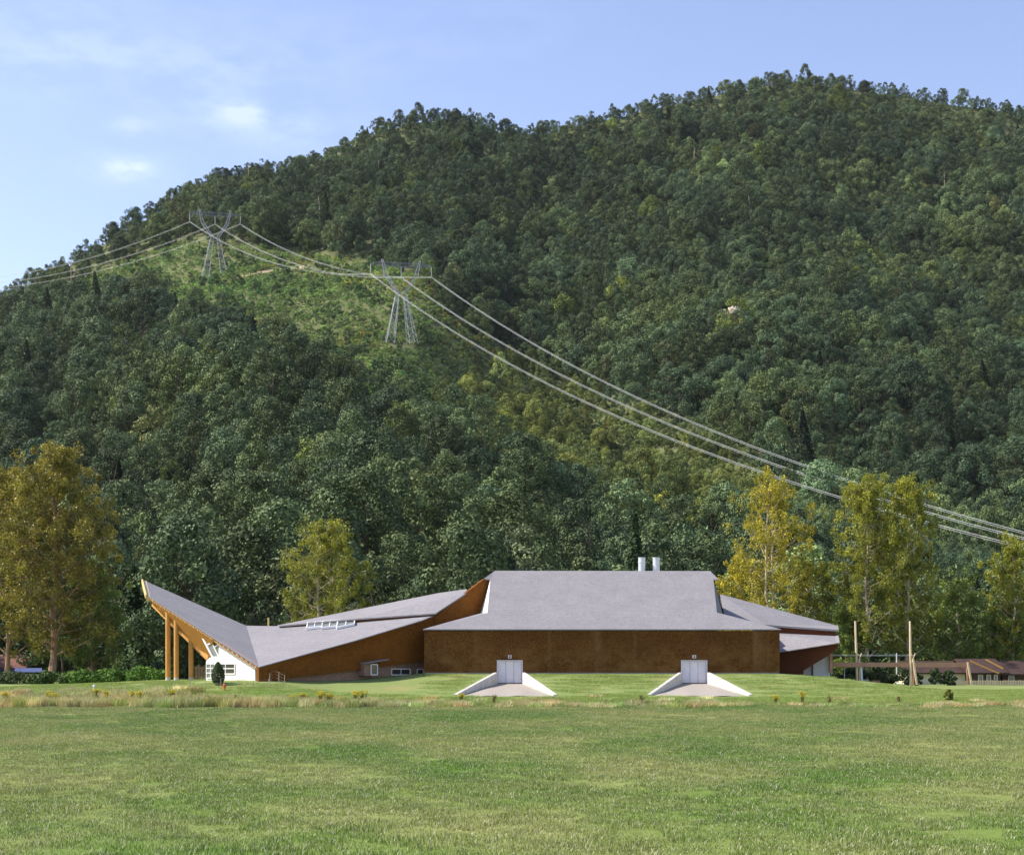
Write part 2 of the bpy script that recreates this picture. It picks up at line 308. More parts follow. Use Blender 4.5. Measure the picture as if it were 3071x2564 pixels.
# ------------------------------------------------------------ leaf clouds
def rvec(n): a = rng.normal(size=(n, 3)); return a/np.linalg.norm(a, axis=1)[:, None]
def leaf_quads(C, Nn, S, asp=.62):
    Nn = Nn/np.maximum(np.linalg.norm(Nn, axis=1)[:, None], 1e-6)
    a = np.cross(Nn, rvec(len(C))); a /= np.maximum(np.linalg.norm(a, axis=1)[:, None], 1e-6); b = np.cross(Nn, a)
    S = S[:, None]; v = np.stack([C-a*S, C-b*S*asp+Nn*S*.15, C+a*S, C+b*S*asp+Nn*S*.15], 1).reshape(-1, 3)
    return v, np.arange(len(C)*4).reshape(-1, 4)
def cloud_mesh(name, C, Nn, S, V):
    v, q = leaf_quads(C, Nn, S); return np_mesh(name, v, [q], {'v': ('FLOAT', np.repeat(V, 4).astype(np.float32))})
def crown_points(lobes, per, squash=.95, rough=.42, inner=.22):
    """leaves over the upper and outer sides of many small lobes; lobes = (centre, radius)"""
    Cs, Ns, Vs = [], [], []
    mid = np.mean([c for c, r in lobes], axis=0)
    for c, r in lobes:
        n = max(8, int(per*r*r)); d = rvec(n); out = (np.asarray(c)-mid); out = out/max(np.linalg.norm(out), .1)
        keep = (d @ out > -.45) | (d[:, 2] > .1); d = d[keep]; n = len(d)
        rad = r*(1-inner*rng.random(n)**2+.12*rng.normal(size=n))
        Cs.append(np.asarray(c)+d*rad[:, None]*np.array([1, 1, squash])); Ns.append(d+rough*rng.normal(size=(n, 3))+np.array([0, 0, .15]))
        Vs.append(np.clip(.5+.2*rng.normal()+.22*rng.normal(size=n), 0, 1))
    return np.concatenate(Cs), np.concatenate(Ns), np.concatenate(Vs)
def broadleaf(name, H, Wd, nl, per, leaf, seed, base=.22, top=.8):
    global rng; keep = rng; rng = np.random.default_rng(seed)
    lobes = []
    for i in range(nl):
        h = rng.random()**.8; a = rng.random()*2*math.pi; prof = math.sin(math.pi*min(1, (.12+.88*h))**top)**.6 if h < 1 else 0
        rr = Wd*.5*max(.15, prof)*(.45+.55*math.sqrt(rng.random())) ; rr *= 1+.30*math.sin(2*a+seed)+.2*math.sin(3*a+2*seed)*math.sin(5*h+seed)
        r = Wd*(.055+.12*rng.random()**1.6)
        lobes.append(((math.cos(a)*rr, math.sin(a)*rr, H*(base+(.93-base)*h)), r))
    C, Nn, V = crown_points(lobes, per)
    S = leaf*(.7+.6*rng.random(len(C))); me = cloud_mesh(name, C, Nn, S, V); rng = keep; return me
def conifer(name, H, Wd, leaf, n, seed):
    global rng; keep = rng; rng = np.random.default_rng(seed)
    h = rng.random(n)**.75; tier = (h*22 % 1); a = rng.random(n)*2*math.pi
    r = Wd*.5*(1-h)*(1-.45*tier)*(.5+.5*rng.random(n)**.5)*(1+.25*np.sin(a*7+h*40)) + .1
    C = np.stack([np.cos(a)*r, np.sin(a)*r, H*(.08+.92*h)-r*.25], -1); Nn = np.stack([np.cos(a)*.6, np.sin(a)*.6, np.full(n, .8)], -1)+.5*rng.normal(size=(n, 3))
    me = cloud_mesh(name, C, Nn, leaf*(.6+.7*rng.random(n)), np.clip(.35+.25*rng.normal(size=n), 0, 1)); rng = keep; return me
def trunk_mesh(name, H, r, seed, limbs=6):
    rd = random.Random(seed); mb = MB(); pts = [Vector((0, 0, -.8))]+[Vector((rd.uniform(-.25, .25)*k, rd.uniform(-.25, .25)*k, H*k/5)) for k in range(1, 6)]
    mb.tube(pts, [r*1.25]+[r*(1-.17*k) for k in range(1, 6)], 7)
    for i in range(limbs):
        k = rd.uniform(1.5, 4.2); p = pts[int(k)].lerp(pts[int(k)+1], k % 1); a = rd.uniform(0, 6.28); l = H*rd.uniform(.15, .26)
        mb.tube([p, p+Vector((math.cos(a)*l*.5, math.sin(a)*l*.5, l*.5)), p+Vector((math.cos(a)*l*.8, math.sin(a)*l*.8, l*1.15))], [r*.4, r*.25, r*.08], 5)
    return mb.mesh(name)
def gn_scatter(name, pts, rot, scl, idx, tint, protos, **kw):
    me = np_mesh(name, pts, [np.zeros((0, 3), int)] if False else [], None) if False else bpy.data.meshes.new(name)
    me.vertices.add(len(pts)); me.vertices.foreach_set('co', np.asarray(pts, np.float32).ravel())
    for nm, typ, key, arr in (('rot', 'FLOAT_VECTOR', 'vector', rot), ('scl', 'FLOAT_VECTOR', 'vector', scl), ('idx', 'INT', 'value', idx), ('tint', 'FLOAT_VECTOR', 'vector', tint)):
        a = me.attributes.new(nm, typ, 'POINT'); a.data.foreach_set(key, np.ascontiguousarray(arr, dtype=np.int32 if typ == 'INT' else np.float32).ravel())
    o = prop(link(name, me), **kw)
    g = bpy.data.node_groups.new(name+'_scatter', 'GeometryNodeTree')
    g.interface.new_socket('Geometry', in_out='INPUT', socket_type='NodeSocketGeometry'); g.interface.new_socket('Geometry', in_out='OUTPUT', socket_type='NodeSocketGeometry')
    n = g.nodes.new; l = g.links.new; gi = n('NodeGroupInput'); go = n('NodeGroupOutput'); jn = n('GeometryNodeJoinGeometry')
    def na(nm, typ): x = n('GeometryNodeInputNamedAttribute'); x.data_type = typ; x.inputs['Name'].default_value = nm; return x.outputs['Attribute']
    ro, sca, ix = na('rot', 'FLOAT_VECTOR'), na('scl', 'FLOAT_VECTOR'), na('idx', 'INT')
    for k, pr in enumerate(protos):
        oi = n('GeometryNodeObjectInfo'); oi.inputs['Object'].default_value = pr; oi.inputs['As Instance'].default_value = True
        cp = n('FunctionNodeCompare'); cp.data_type = 'INT'; cp.operation = 'EQUAL'; l(ix, cp.inputs[2]); cp.inputs[3].default_value = k
        ip = n('GeometryNodeInstanceOnPoints'); l(gi.outputs[0], ip.inputs['Points']); l(cp.outputs[0], ip.inputs['Selection']); l(oi.outputs['Geometry'], ip.inputs['Instance']); l(ro, ip.inputs['Rotation']); l(sca, ip.inputs['Scale'])
        l(ip.outputs[0], jn.inputs[0])
    l(jn.outputs[0], go.inputs[0]); md = o.modifiers.new('scatter', 'NODES'); md.node_group = g; return o
def proto(name, me, m): o = bpy.data.objects.new(name, me); me.materials.append(m); return o

# forest kinds: three broadleaf crowns, a tall slim one, a conifer; then shrubs
def kind(H, W, nl, per, leaf, seed, base, top): return dict(k='broadleaf_tree', H=H, W=W, f=lambda: broadleaf('crown', H, W, nl, per, leaf, seed, base, top))
KINDS = [kind(19, 12.5, 60, 70, .26, 11, .16, .8), kind(16, 14.5, 70, 62, .26, 23, .12, .7), kind(23, 11, 58, 74, .25, 37, .15, .95), kind(17, 10, 46, 84, .24, 53, .1, .8), kind(21, 15, 84, 58, .27, 71, .12, .75), kind(14, 9, 40, 92, .23, 89, .06, .8),
         dict(k='conifer_tree', H=20, W=10, f=lambda: conifer('crown', 20, 10.5, .42, 4600, 61))]
crownM = [k['f']() for k in KINDS]
for me in crownM: me.materials.append(M['leaf'])
trunkM = [trunk_mesh('trunk', k['H']*.82, .28, 100+i) for i, k in enumerate(KINDS)]
for me in trunkM: me.materials.append(M['bark'])
crownProto = [bpy.data.objects.new('crown_source', me) for me in crownM]
shrubM = [broadleaf('shrub', 3.6, 4.6, 20, 150, .24, 71, .05, .8), broadleaf('shrub', 2.4, 4.4, 18, 150, .22, 83, .0, .8), broadleaf('shrub', 6.0, 5.0, 26, 120, .25, 97, .05, .8)]
for me in shrubM: me.materials.append(M['leaf'])
shrubProto = [bpy.data.objects.new('shrub_source', me) for me in shrubM]

def inside(px, py, poly):
    poly = np.asarray(poly, float); c = np.zeros(px.shape, bool); j = len(poly)-1
    for i in range(len(poly)):
        xi, yi = poly[i]; xj, yj = poly[j]
        c ^= ((yi > py) != (yj > py)) & (px < (xj-xi)*(py-yi)/(yj-yi+1e-9)+xi); j = i
    return c
S21 = 3071/2100
CLEAR = np.array([(110, 600), (170, 575), (260, 535), (370, 500), (450, 500), (560, 510), (640, 525), (760, 540), (860, 570), (900, 630), (960, 690), (1000, 760), (960, 800), (890, 850), (790, 850), (700, 805), (600, 755), (520, 715), (430, 675), (330, 650), (200, 640), (120, 640)])*S21
YOUNG = np.array([(860, 690), (980, 690), (1100, 770), (1250, 840), (1400, 890), (1530, 970), (1570, 1070), (1450, 1120), (1250, 1090), (1080, 1020), (930, 940), (820, 850)])*S21
def scatter(y0, y1, step, jit=.42):
    out = []
    y = y0
    while y < y1:
        st = step*(1+.15*(y-y0)/900); hw = .40*y+18; n = int(2*hw/st); x = (np.arange(n)-n/2+.5*(int(y/st) % 2))*st
        out.append(np.stack([x+rng.uniform(-jit, jit, n)*st, y+rng.uniform(-jit, jit, n)*st], -1)); y += st*.92
    return np.concatenate(out)
pt = scatter(196, 1400, 8.8); X, Y = pt[:, 0], pt[:, 1]
pxp = CX+F*X/Y; yc = np.interp(pxp, YC[:, 0], YC[:, 1]); keepm = Y < yc+25
pt = pt[keepm]; X, Y, pxp = X[keepm], Y[keepm], pxp[keepm]; Z = ground_z(X, Y); pyp = HY-F*(Z-CH)/Y
clear = inside(pxp, pyp, CLEAR); young = inside(pxp, pyp, YOUNG) & ~clear
n_ = len(pt)
big = _n2(X, Y, 45, 3)+.7*_n2(X, Y, 21, 5)
idx = rng.choice(6, n_, p=[.22, .16, .18, .18, .12, .14]); idx[rng.random(n_) < .015] = 6; CON = 6
scl = (.60+.74*rng.random(n_)**1.2)*np.where(Y < 420, .84, 1.0)*(1+.16*big/1.7); nc = Y > yc[:0].sum()+np.interp(pxp, YC[:, 0], YC[:, 1])-70; scl[nc] = .55+.28*rng.random(nc.sum()); idx[nc & (idx == 2)] = 3; scl[young] *= .56; idx[young & (idx == CON)] = 3
lx0, ly0, lx1, ly1 = P(1203, 811, 680).x, 680, 144, 333; kk = np.clip(((X-lx0)*(lx1-lx0)+(Y-ly0)*(ly1-ly0))/((lx1-lx0)**2+(ly1-ly0)**2), 0, 1)
under = np.hypot(X-lx0-kk*(lx1-lx0), Y-ly0-kk*(ly1-ly0)) < 21; under &= ~clear; scl[under & ~young] *= .72
warm = np.clip(.5+.35*big+.35*rng.normal(size=n_), 0, 1.3)      # 0 cool blue-green, 1 olive
bri = np.exp(.26*rng.normal(size=n_)+.14*big)
tint = np.stack([.84+.32*warm, .92+.16*warm, 1.02-.16*warm], -1)*bri[:, None]*1.06
rightp = np.clip((pxp-1700)/900, 0, 1)*np.clip((pyp-900)/500, 0, 1); tint *= (1+.35*rightp*np.clip(big+.3, 0, 1))[:, None]
tint[young] *= np.array([1.6, 1.35, .95]); rare = rng.random(n_) < .02; tint[rare] *= np.array([1.55, 1.4, .75])
brn = rng.random(n_) < .02; tint[brn] *= np.array([1.35, 1.08, 1.0])
tint[idx == CON] *= .62
rot = np.stack([rng.normal(size=n_)*.05, rng.normal(size=n_)*.05, rng.random(n_)*6.283], -1)
# the line's right of way: no tree in front of the descending conductors reaches up to them
wt = np.linspace(0, 1, 200); w0 = P(1121, 805, 678); w1 = Vector((135.4, 326.4, 22.5)); wx, wy, wz = [w0[k]*(1-wt)+w1[k]*wt for k in range(3)]; wz = wz-4*15.8*wt*(1-wt)
wpx, wpy = CX+F*wx/wy, HY-F*(wz-CH)/wy
ylim = np.interp(pxp, wpx, wpy); yw = np.interp(pxp, wpx, wy); hpx_ = np.array([k['H'] for k in KINDS])[idx]*1.2*F/Y
fit = (pyp-ylim-22)/hpx_; m_ = (pxp > 1300) & (Y < yw+10) & (fit < scl); scl[m_] = np.maximum(fit[m_], 0)
cut = m_ & (scl < .25)
# keep clear: the clearing, the pylon feet, the rock outcrop
ok = ~clear & ~cut
for (x0, y0, r0) in [(FOOT2.x, FOOT2.y, 13), (FOOT1.x, FOOT1.y, 14)]: ok &= (X-x0)**2+(Y-y0)**2 > r0**2
ROCKY = 770.0; ROCKX = P(2190, 880, ROCKY).x; ok &= ~((abs(X-ROCKX) < 9) & (Y < ROCKY+3) & (Y > ROCKY-46))
X, Y, Z, pxp, pyp, idx, scl, tint, rot, young = [a[ok] for a in (X, Y, Z, pxp, pyp, idx, scl, tint, rot, young)]; n_ = len(X)
# how much of each crown shows: front-to-back coverage on a coarse map of the view
cov = np.zeros((214, 256), bool); GS = 12.0
BLD = [(430, 1740), (740, 1877), (1100, 1822), (1400, 1766), (1484, 1711), (2130, 1712), (2170, 1784), (2515, 1877), (2515, 2060), (0, 2060), (0, 2040), (600, 2040)]
gx, gy = np.meshgrid((np.arange(256)+.5)*GS, (np.arange(214)+.5)*GS); cov |= inside(gx, gy, BLD) | (gy > 2040)
vis = np.zeros(n_)
Hs = np.array([k['H'] for k in KINDS]); Ws = np.array([k['W'] for k in KINDS])
for i in np.argsort(Y):
    k = F/Y[i]; hh = Hs[idx[i]]*scl[i]*k; ww = Ws[idx[i]]*scl[i]*k*.5; y1 = pyp[i]-hh*.18; y0 = pyp[i]-hh
    a, b, c, d = int((pxp[i]-ww)/GS), int((pxp[i]+ww)/GS)+1, int(y0/GS), int(y1/GS)+1
    a, b, c, d = max(a, 0), min(b, 256), max(c, 0), min(d, 214)
    if a >= b or c >= d: continue
    m = ((gx[c:d, a:b]-pxp[i])/ww)**2+((gy[c:d, a:b]-(y0+y1)/2)/((y1-y0)/2))**2 < 1
    sub = cov[c:d, a:b]; vis[i] = (m & ~sub).sum(); cov[c:d, a:b] = sub | m
top = np.argsort(-vis)[:285]; top = top[vis[top] > 0]; single = np.zeros(n_, bool); single[top] = True
GRP = 'forest trees on the lower hillside'
for i in top:
    k = idx[i]; con = k == CON; rt = tint[i]
    hue = 'dark conical' if con else 'bright yellow-green' if rt[1] > 1.5 else 'russet brown' if rt[0] > rt[1]*1.12 and rt[0] > 1.1 else 'olive green' if rt[0] > .98 else 'blue-green' if rt[2] > rt[0]*1.12 else 'plain green'
    hue = hue if rt.sum() > 2.35 or con else 'very dark green'
    wh = int(np.searchsorted([360, 800, 1260, 1700, 2160, 2520], pxp[i])); place = ('behind the huge bronze tree', 'above the entry canopy', 'above the left wing roof', 'above the left half of the gymnasium roof', 'above the roof vents', 'behind the golden trees', 'behind the timber pergola')[wh]
    tier = 'at the foot of the forest' if pyp[i] > 1800 else 'on the lower slope' if pyp[i] > 1480 else 'partway up the slope'
    lab = '%s %s %s %s' % (hue, 'tree', tier, place.replace('the left half of the gymnasium', 'the left gymnasium'))
    if young[i]: lab = 'small ' + lab
    o = empty(KINDS[k]['k'], (X[i], Y[i], Z[i]-.2), lab, 'tree', GRP)
    o.rotation_euler = rot[i]; o.scale = (scl[i],)*3
    for nm, me in (('crown', crownM[k]), ('trunk', trunkM[k])):
        c = bpy.data.objects.new(nm, me); COL.objects.link(c); c.parent = o
        if nm == 'crown': c['tint'] = [float(q_) for q_ in rt]
r_ = ~single
gn_scatter('forest', np.stack([X, Y, Z-.3], -1)[r_], rot[r_], np.repeat(scl[r_][:, None], 3, 1)*np.stack([np.ones(r_.sum()), np.ones(r_.sum()), rng.uniform(.85, 1.15, r_.sum())], -1), idx[r_], tint[r_], crownProto,
           label='dense mixed green forest covering the mountainside', cat='forest', kind='stuff')
# understory shrubs: clearing, gaps, young growth
pt = scatter(300, 1050, 3.6); X, Y = pt[:, 0], pt[:, 1]; Z = hill_z(X, Y); pxp = CX+F*X/Y; pyp = HY-F*(Z-CH)/Y
yg = inside(pxp, pyp, YOUNG); m = inside(pxp, pyp, CLEAR) | (yg & (rng.random(len(X)) < .7)); tr_px = np.interp(pxp, [640, 700, 800, 860, 960, 1370], [862, 835, 812, 800, 800, 800]); m &= ~((np.abs(pyp-tr_px-4) < 5) & (pxp > 660) & (pxp < 960))
for (x0, y0, r0) in [(FOOT2.x, FOOT2.y-2, 7), (FOOT1.x, FOOT1.y-2, 8)]: m &= (X-x0)**2+(Y-y0)**2 > r0**2
X, Y, Z, pyp, pxp, yg = X[m], Y[m], Z[m], pyp[m], pxp[m], yg[m]; n1 = len(X)
b2 = _n2(X, Y, 22, 4)+.6*_n2(X, Y, 9, 6)
ti = np.stack([2.9+.35*b2, 2.85+.05*b2, 1.65-.1*b2], -1)*np.exp(.2*rng.normal(size=n1))[:, None]
ti[yg] *= .6; red = (b2 > .55) & (rng.random(n1) < .3); ti[red] *= np.array([1.25, .88, .8]); dk = rng.random(n1) < .1; ti[dk] *= np.array([.55, .62, .8])
sc1 = rng.uniform(.45, 1.0, n1)*np.where(dk, 1.25, 1); id1 = rng.choice(2, n1)
id1[dk & (rng.random(n1) < .5)] = 2
pt2 = scatter(200, 1340, 13); X2, Y2 = pt2[:, 0], pt2[:, 1]; Z2 = ground_z(X2, Y2); n2 = len(X2)
q2 = (abs(CX+F*X2/Y2-2190) > 90) | (Y2 > ROCKY+2) | (Y2 < ROCKY-60); X2, Y2, Z2 = X2[q2], Y2[q2], Z2[q2]; n2 = len(X2)
ti2 = np.stack([.9+.3*rng.random(n2), 1.0+.2*rng.random(n2), .8+.1*rng.random(n2)], -1)
allp = np.concatenate([np.stack([X, Y, Z-.2], -1), np.stack([X2, Y2, Z2-.2], -1)]); na_ = n1+n2
s_ = np.concatenate([sc1, rng.uniform(.7, 1.3, n2)])
gn_scatter('undergrowth', allp, np.stack([np.zeros(na_), np.zeros(na_), rng.random(na_)*6.283], -1), np.repeat(s_[:, None], 3, 1), np.concatenate([id1, rng.choice([0, 1, 2], n2)]), np.concatenate([ti, ti2]), shrubProto,
           label='low olive and rust shrubs covering the power line clearing', cat='undergrowth', kind='stuff')
# dirt track across the clearing and the pale rock face
mb = MB(); tp = [on for on in [(655, 866), (700, 838), (760, 822), (830, 812), (880, 809), (925, 803)]]
trk = [hill_hit(*p) for p in tp]; v = []; f = []
for i, p in enumerate(trk):
    for s in (-1, 1): v.append((p.x, p.y+s*4.5, float(hill_z(p.x, p.y+s*4.5))+.35))
f = [(2*i, 2*i+2, 2*i+3, 2*i+1) for i in range(len(trk)-1)]
prop(link('dirt_track', np_mesh('dirt_track', v, [np.array(f)]), M['dirt']), kind='structure')
bm = bmesh.new(); bmesh.ops.create_icosphere(bm, subdivisions=4, radius=1)
for q in bm.verts:
    d = q.co.copy(); k = 1+.25*math.sin(d.x*4+d.z*7)+.18*math.sin(d.y*9+d.x*5)+.12*math.sin(d.z*17+d.x*11)+.06*math.sin(d.x*31+d.y*23); q.co = Vector((d.x*4.3, d.y*3.5, d.z*5.4))*k
me = bpy.data.meshes.new('rock_outcrop'); bm.to_mesh(me); bm.free()
o = prop(link('rock_outcrop', me, M['rock']), 'pale bare rock face showing through the trees of the upper hillside', 'rock'); o.location = (ROCKX, ROCKY, float(hill_z(ROCKX, ROCKY))+4.5)

# pale bare trunks standing out of the forest
for k, (px, py, h, lb) in enumerate([(958, 690, 60, 'pale bare trunk right of the farther pylon, below the dark trees'), (746, 575, 50, 'thin pale bare trunk near the skyline between the two pylons'), (1134, 540, 46, 'short pale bare trunk above the nearer pylon'), (214, 850, 44, 'white dead trunk at the left end of the power line clearing'),
        (2079, 560, 80, 'tall pale leaning trunk high on the right summit slope'), (2832, 590, 60, 'pale bare trunk on the slope near the right edge, high up'), (2396, 1010, 62, 'thin pale trunk halfway up the right slope'), (2250, 690, 60, 'thin pale trunk below the right summit'), (2600, 830, 70, 'thin pale trunk on the middle of the right slope')]):
    b = hill_hit(px, py); H = h*b.y/F+9; mb = MB(); r_d = random.Random(900+k); pts = [Vector((0, 0, -1)), Vector((r_d.uniform(-.4, .4), 0, H*.5)), Vector((r_d.uniform(-1.2, 1.2), 0, H))]
    mb.tube(pts, [.34, .26, .1], 6)
    for q_ in range(4): z_ = H*r_d.uniform(.55, .9); a_ = r_d.uniform(0, 6.28); mb.tube([(0, 0, z_), (math.cos(a_)*1.8, math.sin(a_)*1.8, z_+1.6)], [.12, .04], 4)
    o = mb.obj('dead_tree', M['pale_bark'], label=lb, cat='tree', group='bare trunks in the forest'); o.location = b

# ------------------------------------------------------------ pylons and power lines
def pylon(c, yaw, label, lean=0):
    root = empty('power_pylon', c, label, 'pylon', 'lattice pylons on the hill')
    Mz = Matrix.Rotation(yaw, 4, 'Z')
    def lattice(mb, A, B, k, w_):        # A, B: 4-corner rings; k panels of X bracing
        ring = lambda t_: [Vector(a).lerp(Vector(b), t_) for a, b in zip(A, B)]
        for i in range(4): mb.bar(A[i], B[i], w_*.5, w_*.5)
        for j in range(k):
            r0, r1 = ring(j/k), ring((j+1)/k)
            for i in range(4):
                e = (i+1) % 4; mb.bar(r1[i], r1[e], w_*.36); mb.bar(r0[i], r1[e], w_*.24)
                mb.bar(r0[e], r1[i], w_*.24)
    def sq(x, y, z, a, b=None): b = b or a; return [Vector((x-a, y-b, z)), Vector((x+a, y-b, z)), Vector((x+a, y+b, z)), Vector((x-a, y+b, z))]
    def put(name, mb):
        mb.v = [tuple(Mz @ Vector(p)) for p in mb.v]; me = mb.mesh(name); o = bpy.data.objects.new(name, me); COL.objects.link(o); me.materials.append(M['ceramic'] if name == 'insulator' else M['steel_dull'] if name == 'crossarm' else M['steel']); o.parent = root; return o
    for s in (-1, 1):
        mb = MB(); lattice(mb, sq(s*5.6, 0, 0, 2.0, 4.6), sq(s*2.0, 0, 23, .9, 1.1), 6, .26); put('leg', mb)
    mb = MB(); lattice(mb, sq(0, 0, 23, 2.9, 1.1), sq(0, 0, 25, 2.0, 1.1), 1, .24); put('waist', mb)
    for s in (-1, 1):
        mb = MB(); lattice(mb, sq(s*1.6, 0, 25, .7, 1.0), sq(s*7.2, 0, 33, .9, 1.0), 4, .22); lattice(mb, sq(s*7.2, 0, 33, .9, 1.0), sq(s*9.0, 0, 40.5, .35, .5), 3, .2); put('arm', mb)
    mb = MB()
    A = [Vector((-15, -.15, 38.2)), Vector((-15, .15, 38.2)), Vector((-15, .15, 38.5)), Vector((-15, -.15, 38.5))]
    lattice(mb, A, [Vector((-9, -1, 37.3)), Vector((-9, 1, 37.3)), Vector((-9, 1, 39.2)), Vector((-9, -1, 39.2))], 4, .15)
    lattice(mb, [Vector((-9, -1, 37.3)), Vector((-9, 1, 37.3)), Vector((-9, 1, 39.2)), Vector((-9, -1, 39.2))], [Vector((9, -1, 37.3)), Vector((9, 1, 37.3)), Vector((9, 1, 39.2)), Vector((9, -1, 39.2))], 10, .15)
    lattice(mb, [Vector((9, -1, 37.3)), Vector((9, 1, 37.3)), Vector((9, 1, 39.2)), Vector((9, -1, 39.2))], [Vector((15, -.15, 38.2)), Vector((15, .15, 38.2)), Vector((15, .15, 38.5)), Vector((15, -.15, 38.5))], 4, .15)
    put('crossarm', mb)
    ends = []
    for x in (-14.6, 0, 14.6):
        mb = MB(); z0 = 38.0 if x else 37.2
        for k in range(13): mb.tube([(x, 0, z0-.3-k*.32), (x, 0, z0-.42-k*.32)], [.24, .2], 7)
        mb.bar((x, 0, z0), (x, 0, z0-4.6), .12); put('insulator', mb); ends.append(Vector(c)+Mz @ Vector((x, 0, z0-4.6)))
    return ends
def foot(px, py, Y):
    x = P(px, py, Y).x; return Vector((x, Y, float(hill_z(x, Y))))
E2 = pylon(FOOT2, R(12), 'steel lattice pylon nearer the viewer, right one of the two on the hill')
E1 = pylon(FOOT1, R(10), 'steel lattice pylon standing higher up and farther left on the hill clearing')
def line(P0, P1, sag, label, n=40):
    P0, P1 = Vector(P0), Vector(P1); mb = MB(); side = (P1-P0).cross(Vector((0, 0, 1))).normalized()*.24
    for dx in (-1, 1):
        for dz in (0, -.46):
            mb.tube([P0.lerp(P1, k/n)+side*dx+Vector((0, 0, dz-4*sag*(k/n)*(1-k/n))) for k in range(n+1)], .028, 5)
    return mb.obj('power_line', M['wire'], label=label, cat='power line', group='bundled conductors between the pylons')
nm3 = ('left', 'middle', 'right')
END3 = [((135.4, 326.4, 22.5), 15.8), ((144, 333, 23.2), 14.8), ((154, 336, 22.4), 15.1)]
for k in range(3):
    line(E2[k], END3[k][0], END3[k][1], 'conductor bundle descending rightward from the %s insulator of the nearer pylon' % nm3[k], 90)
    line(E1[k], E2[k], 9, 'conductor bundle spanning between the %s insulators of the two pylons' % nm3[k])
    line(E1[k], P(-330+20*k, 838+17*k, 960+10*k), 12, 'conductor bundle running leftward off the %s insulator of the farther pylon' % nm3[k])

# ------------------------------------------------------------ the building
SB = empty('school_building', (5, 150, 1.5), 'long brown building with silver shingled winged roofs and a prow raised on timber columns', 'building')
def part(name, mb, m, parent=None, label=None): return mb.obj(name, M[m], parent or SB, label=label)
G0, G1, G2 = P(1268, 1886, 150), P(2343, 1893, 150), None
kz = .645; gz = lambda Y: 5.95+kz*(Y-150)
ga, gb, gc = Vector((0, 150, 5.95)), Vector((10, 150, 5.95)), Vector((0, 160, gz(160)))
g = lambda px, py: on_plane(px, py, ga, gb, gc)
V = P(777, 1999, 140); ER = P(1307, 1843, 154)
wl = ((V.x, V.y), (ER.x, ER.y))
gA, gC, gD, gRL, gRR, gF, gG, gH, gK = g(1268, 1886.5), g(1461.5, 1837), g(1470.5, 1737.7), g(1484, 1711), g(2130, 1712), g(2154.7, 1737), g(2139.5, 1737.7), g(2150, 1836.5), g(2343, 1888)
gE = on_wall(1451.7, 1735, *wl); gB = on_wall(1441, 1838, *wl); gI = P(2167, 1840, 158.5); gK = Vector((gK.x, 150, 5.95)); gA = Vector((gA.x, 150, 5.95))
dn = Vector((0, 0, -.09))
mb = MB(); mb.slab([gA, gK, gH, gG, gF, gRR, gRL, gE, gD, gC], dn)
mb.slab([gA, gC, gB], dn); mb.slab([gH, gK, gI], dn)
bk = 9.5; yb = gRL.y+bk
mb.slab([gRR, Vector((gK.x-2, yb+2, 6.4)), Vector((gA.x+2, yb+2, 6.4)), gRL], dn)
roof = part('roof', mb, 'roof', label='silver grey shingled hipped roof of the gymnasium')
mb = MB(); mb.slab([gD, gB, gC], (.12, .12, 0)); part('roof_return', mb, 'white', label='narrow white sunlit triangle beside the raised roof')
mb = MB(); mb.slab([gG, gH, gI], (-.12, .12, 0)); part('roof_return', mb, 'roof')
for (pxc, y_) in ((1924.8, 163.5), (1968.2, 163.5)):
    x = P(pxc, 1700, y_).x; zt = P(pxc, 1672.5, y_).z; mb = MB(); mb.tube([(x, y_, 9), (x, y_, zt)], .385, 20); mb.tube([(x, y_, zt-.05), (x, y_, zt+.03)], .41, 20)
    if pxc < 1950: mb.tube([(x, y_, zt-.56), (x, y_, zt-.46)], .42, 20)
    part('vent', mb, 'metal', roof)
# gym walls
xl, xr = gA.x+.12, gK.x-.12; mb = MB()
zb = 1.2; D = [(-1.42, .98), (17.0, 19.44)]; zd0, zd1 = .57, 2.78
segs = [xl, D[0][0], D[0][1], D[1][0], D[1][1], xr]
for i in range(5):
    lo = zd1 if i in (1, 3) else 1.62
    mb.box(segs[i], segs[i+1], 150.15, 150.5, lo, 5.80)
mb.box(xr-.3, xr, 150.5, 171, 1.4, 5.9); mb.box(xl, xl+.3, 150.5, 156, 1.4, 5.9); mb.box(xl, xr, 170.6, 171, 1.2, 6.2)
part('wall', mb, 'wall', label='long brown shingled front wall of the gymnasium')
mb = MB()
for a, b in ((xl+.05, D[0][0]), (D[0][1], D[1][0]), (D[1][1], xr-.05)): mb.box(a, b, 150.2, 150.5, .3, 1.619)
part('foundation', mb, 'foundation')
for a, b in D:
    mb = MB(); mb.box(a-.09, a, 150.02, 150.42, zd0, zd1+.08); mb.box(b, b+.09, 150.02, 150.42, zd0, zd1+.08); mb.box(a, b, 150.02, 150.42, zd1, zd1+.08)
    d = part('door', mb, 'door', label='pale three-leaf door in the brown wall'); wd = (b-a)/3
    for k in range(3):
        mb = MB(); mb.box(a+k*wd+.018, a+(k+1)*wd-.018, 150.22, 150.3, zd0+.02, zd1-.02); mb.obj('door_leaf', M['door'], d)
    mb = MB(); mb.box(a, b, 150.32, 150.36, zd0, zd1); mb.obj('door_joint', M['joint'], d)
    xm = (a+b)/2; mb = MB(); mb.box(xm-.17, xm+.17, 149.9, 150.147, zd1+.28, zd1+.58); lf = part('wall_lamp', mb, 'frame'); mb = MB(); mb.box(xm-.09, xm+.09, 149.87, 149.899, zd1+.33, zd1+.5); mb.obj('lens', M['dark_wood'], lf)
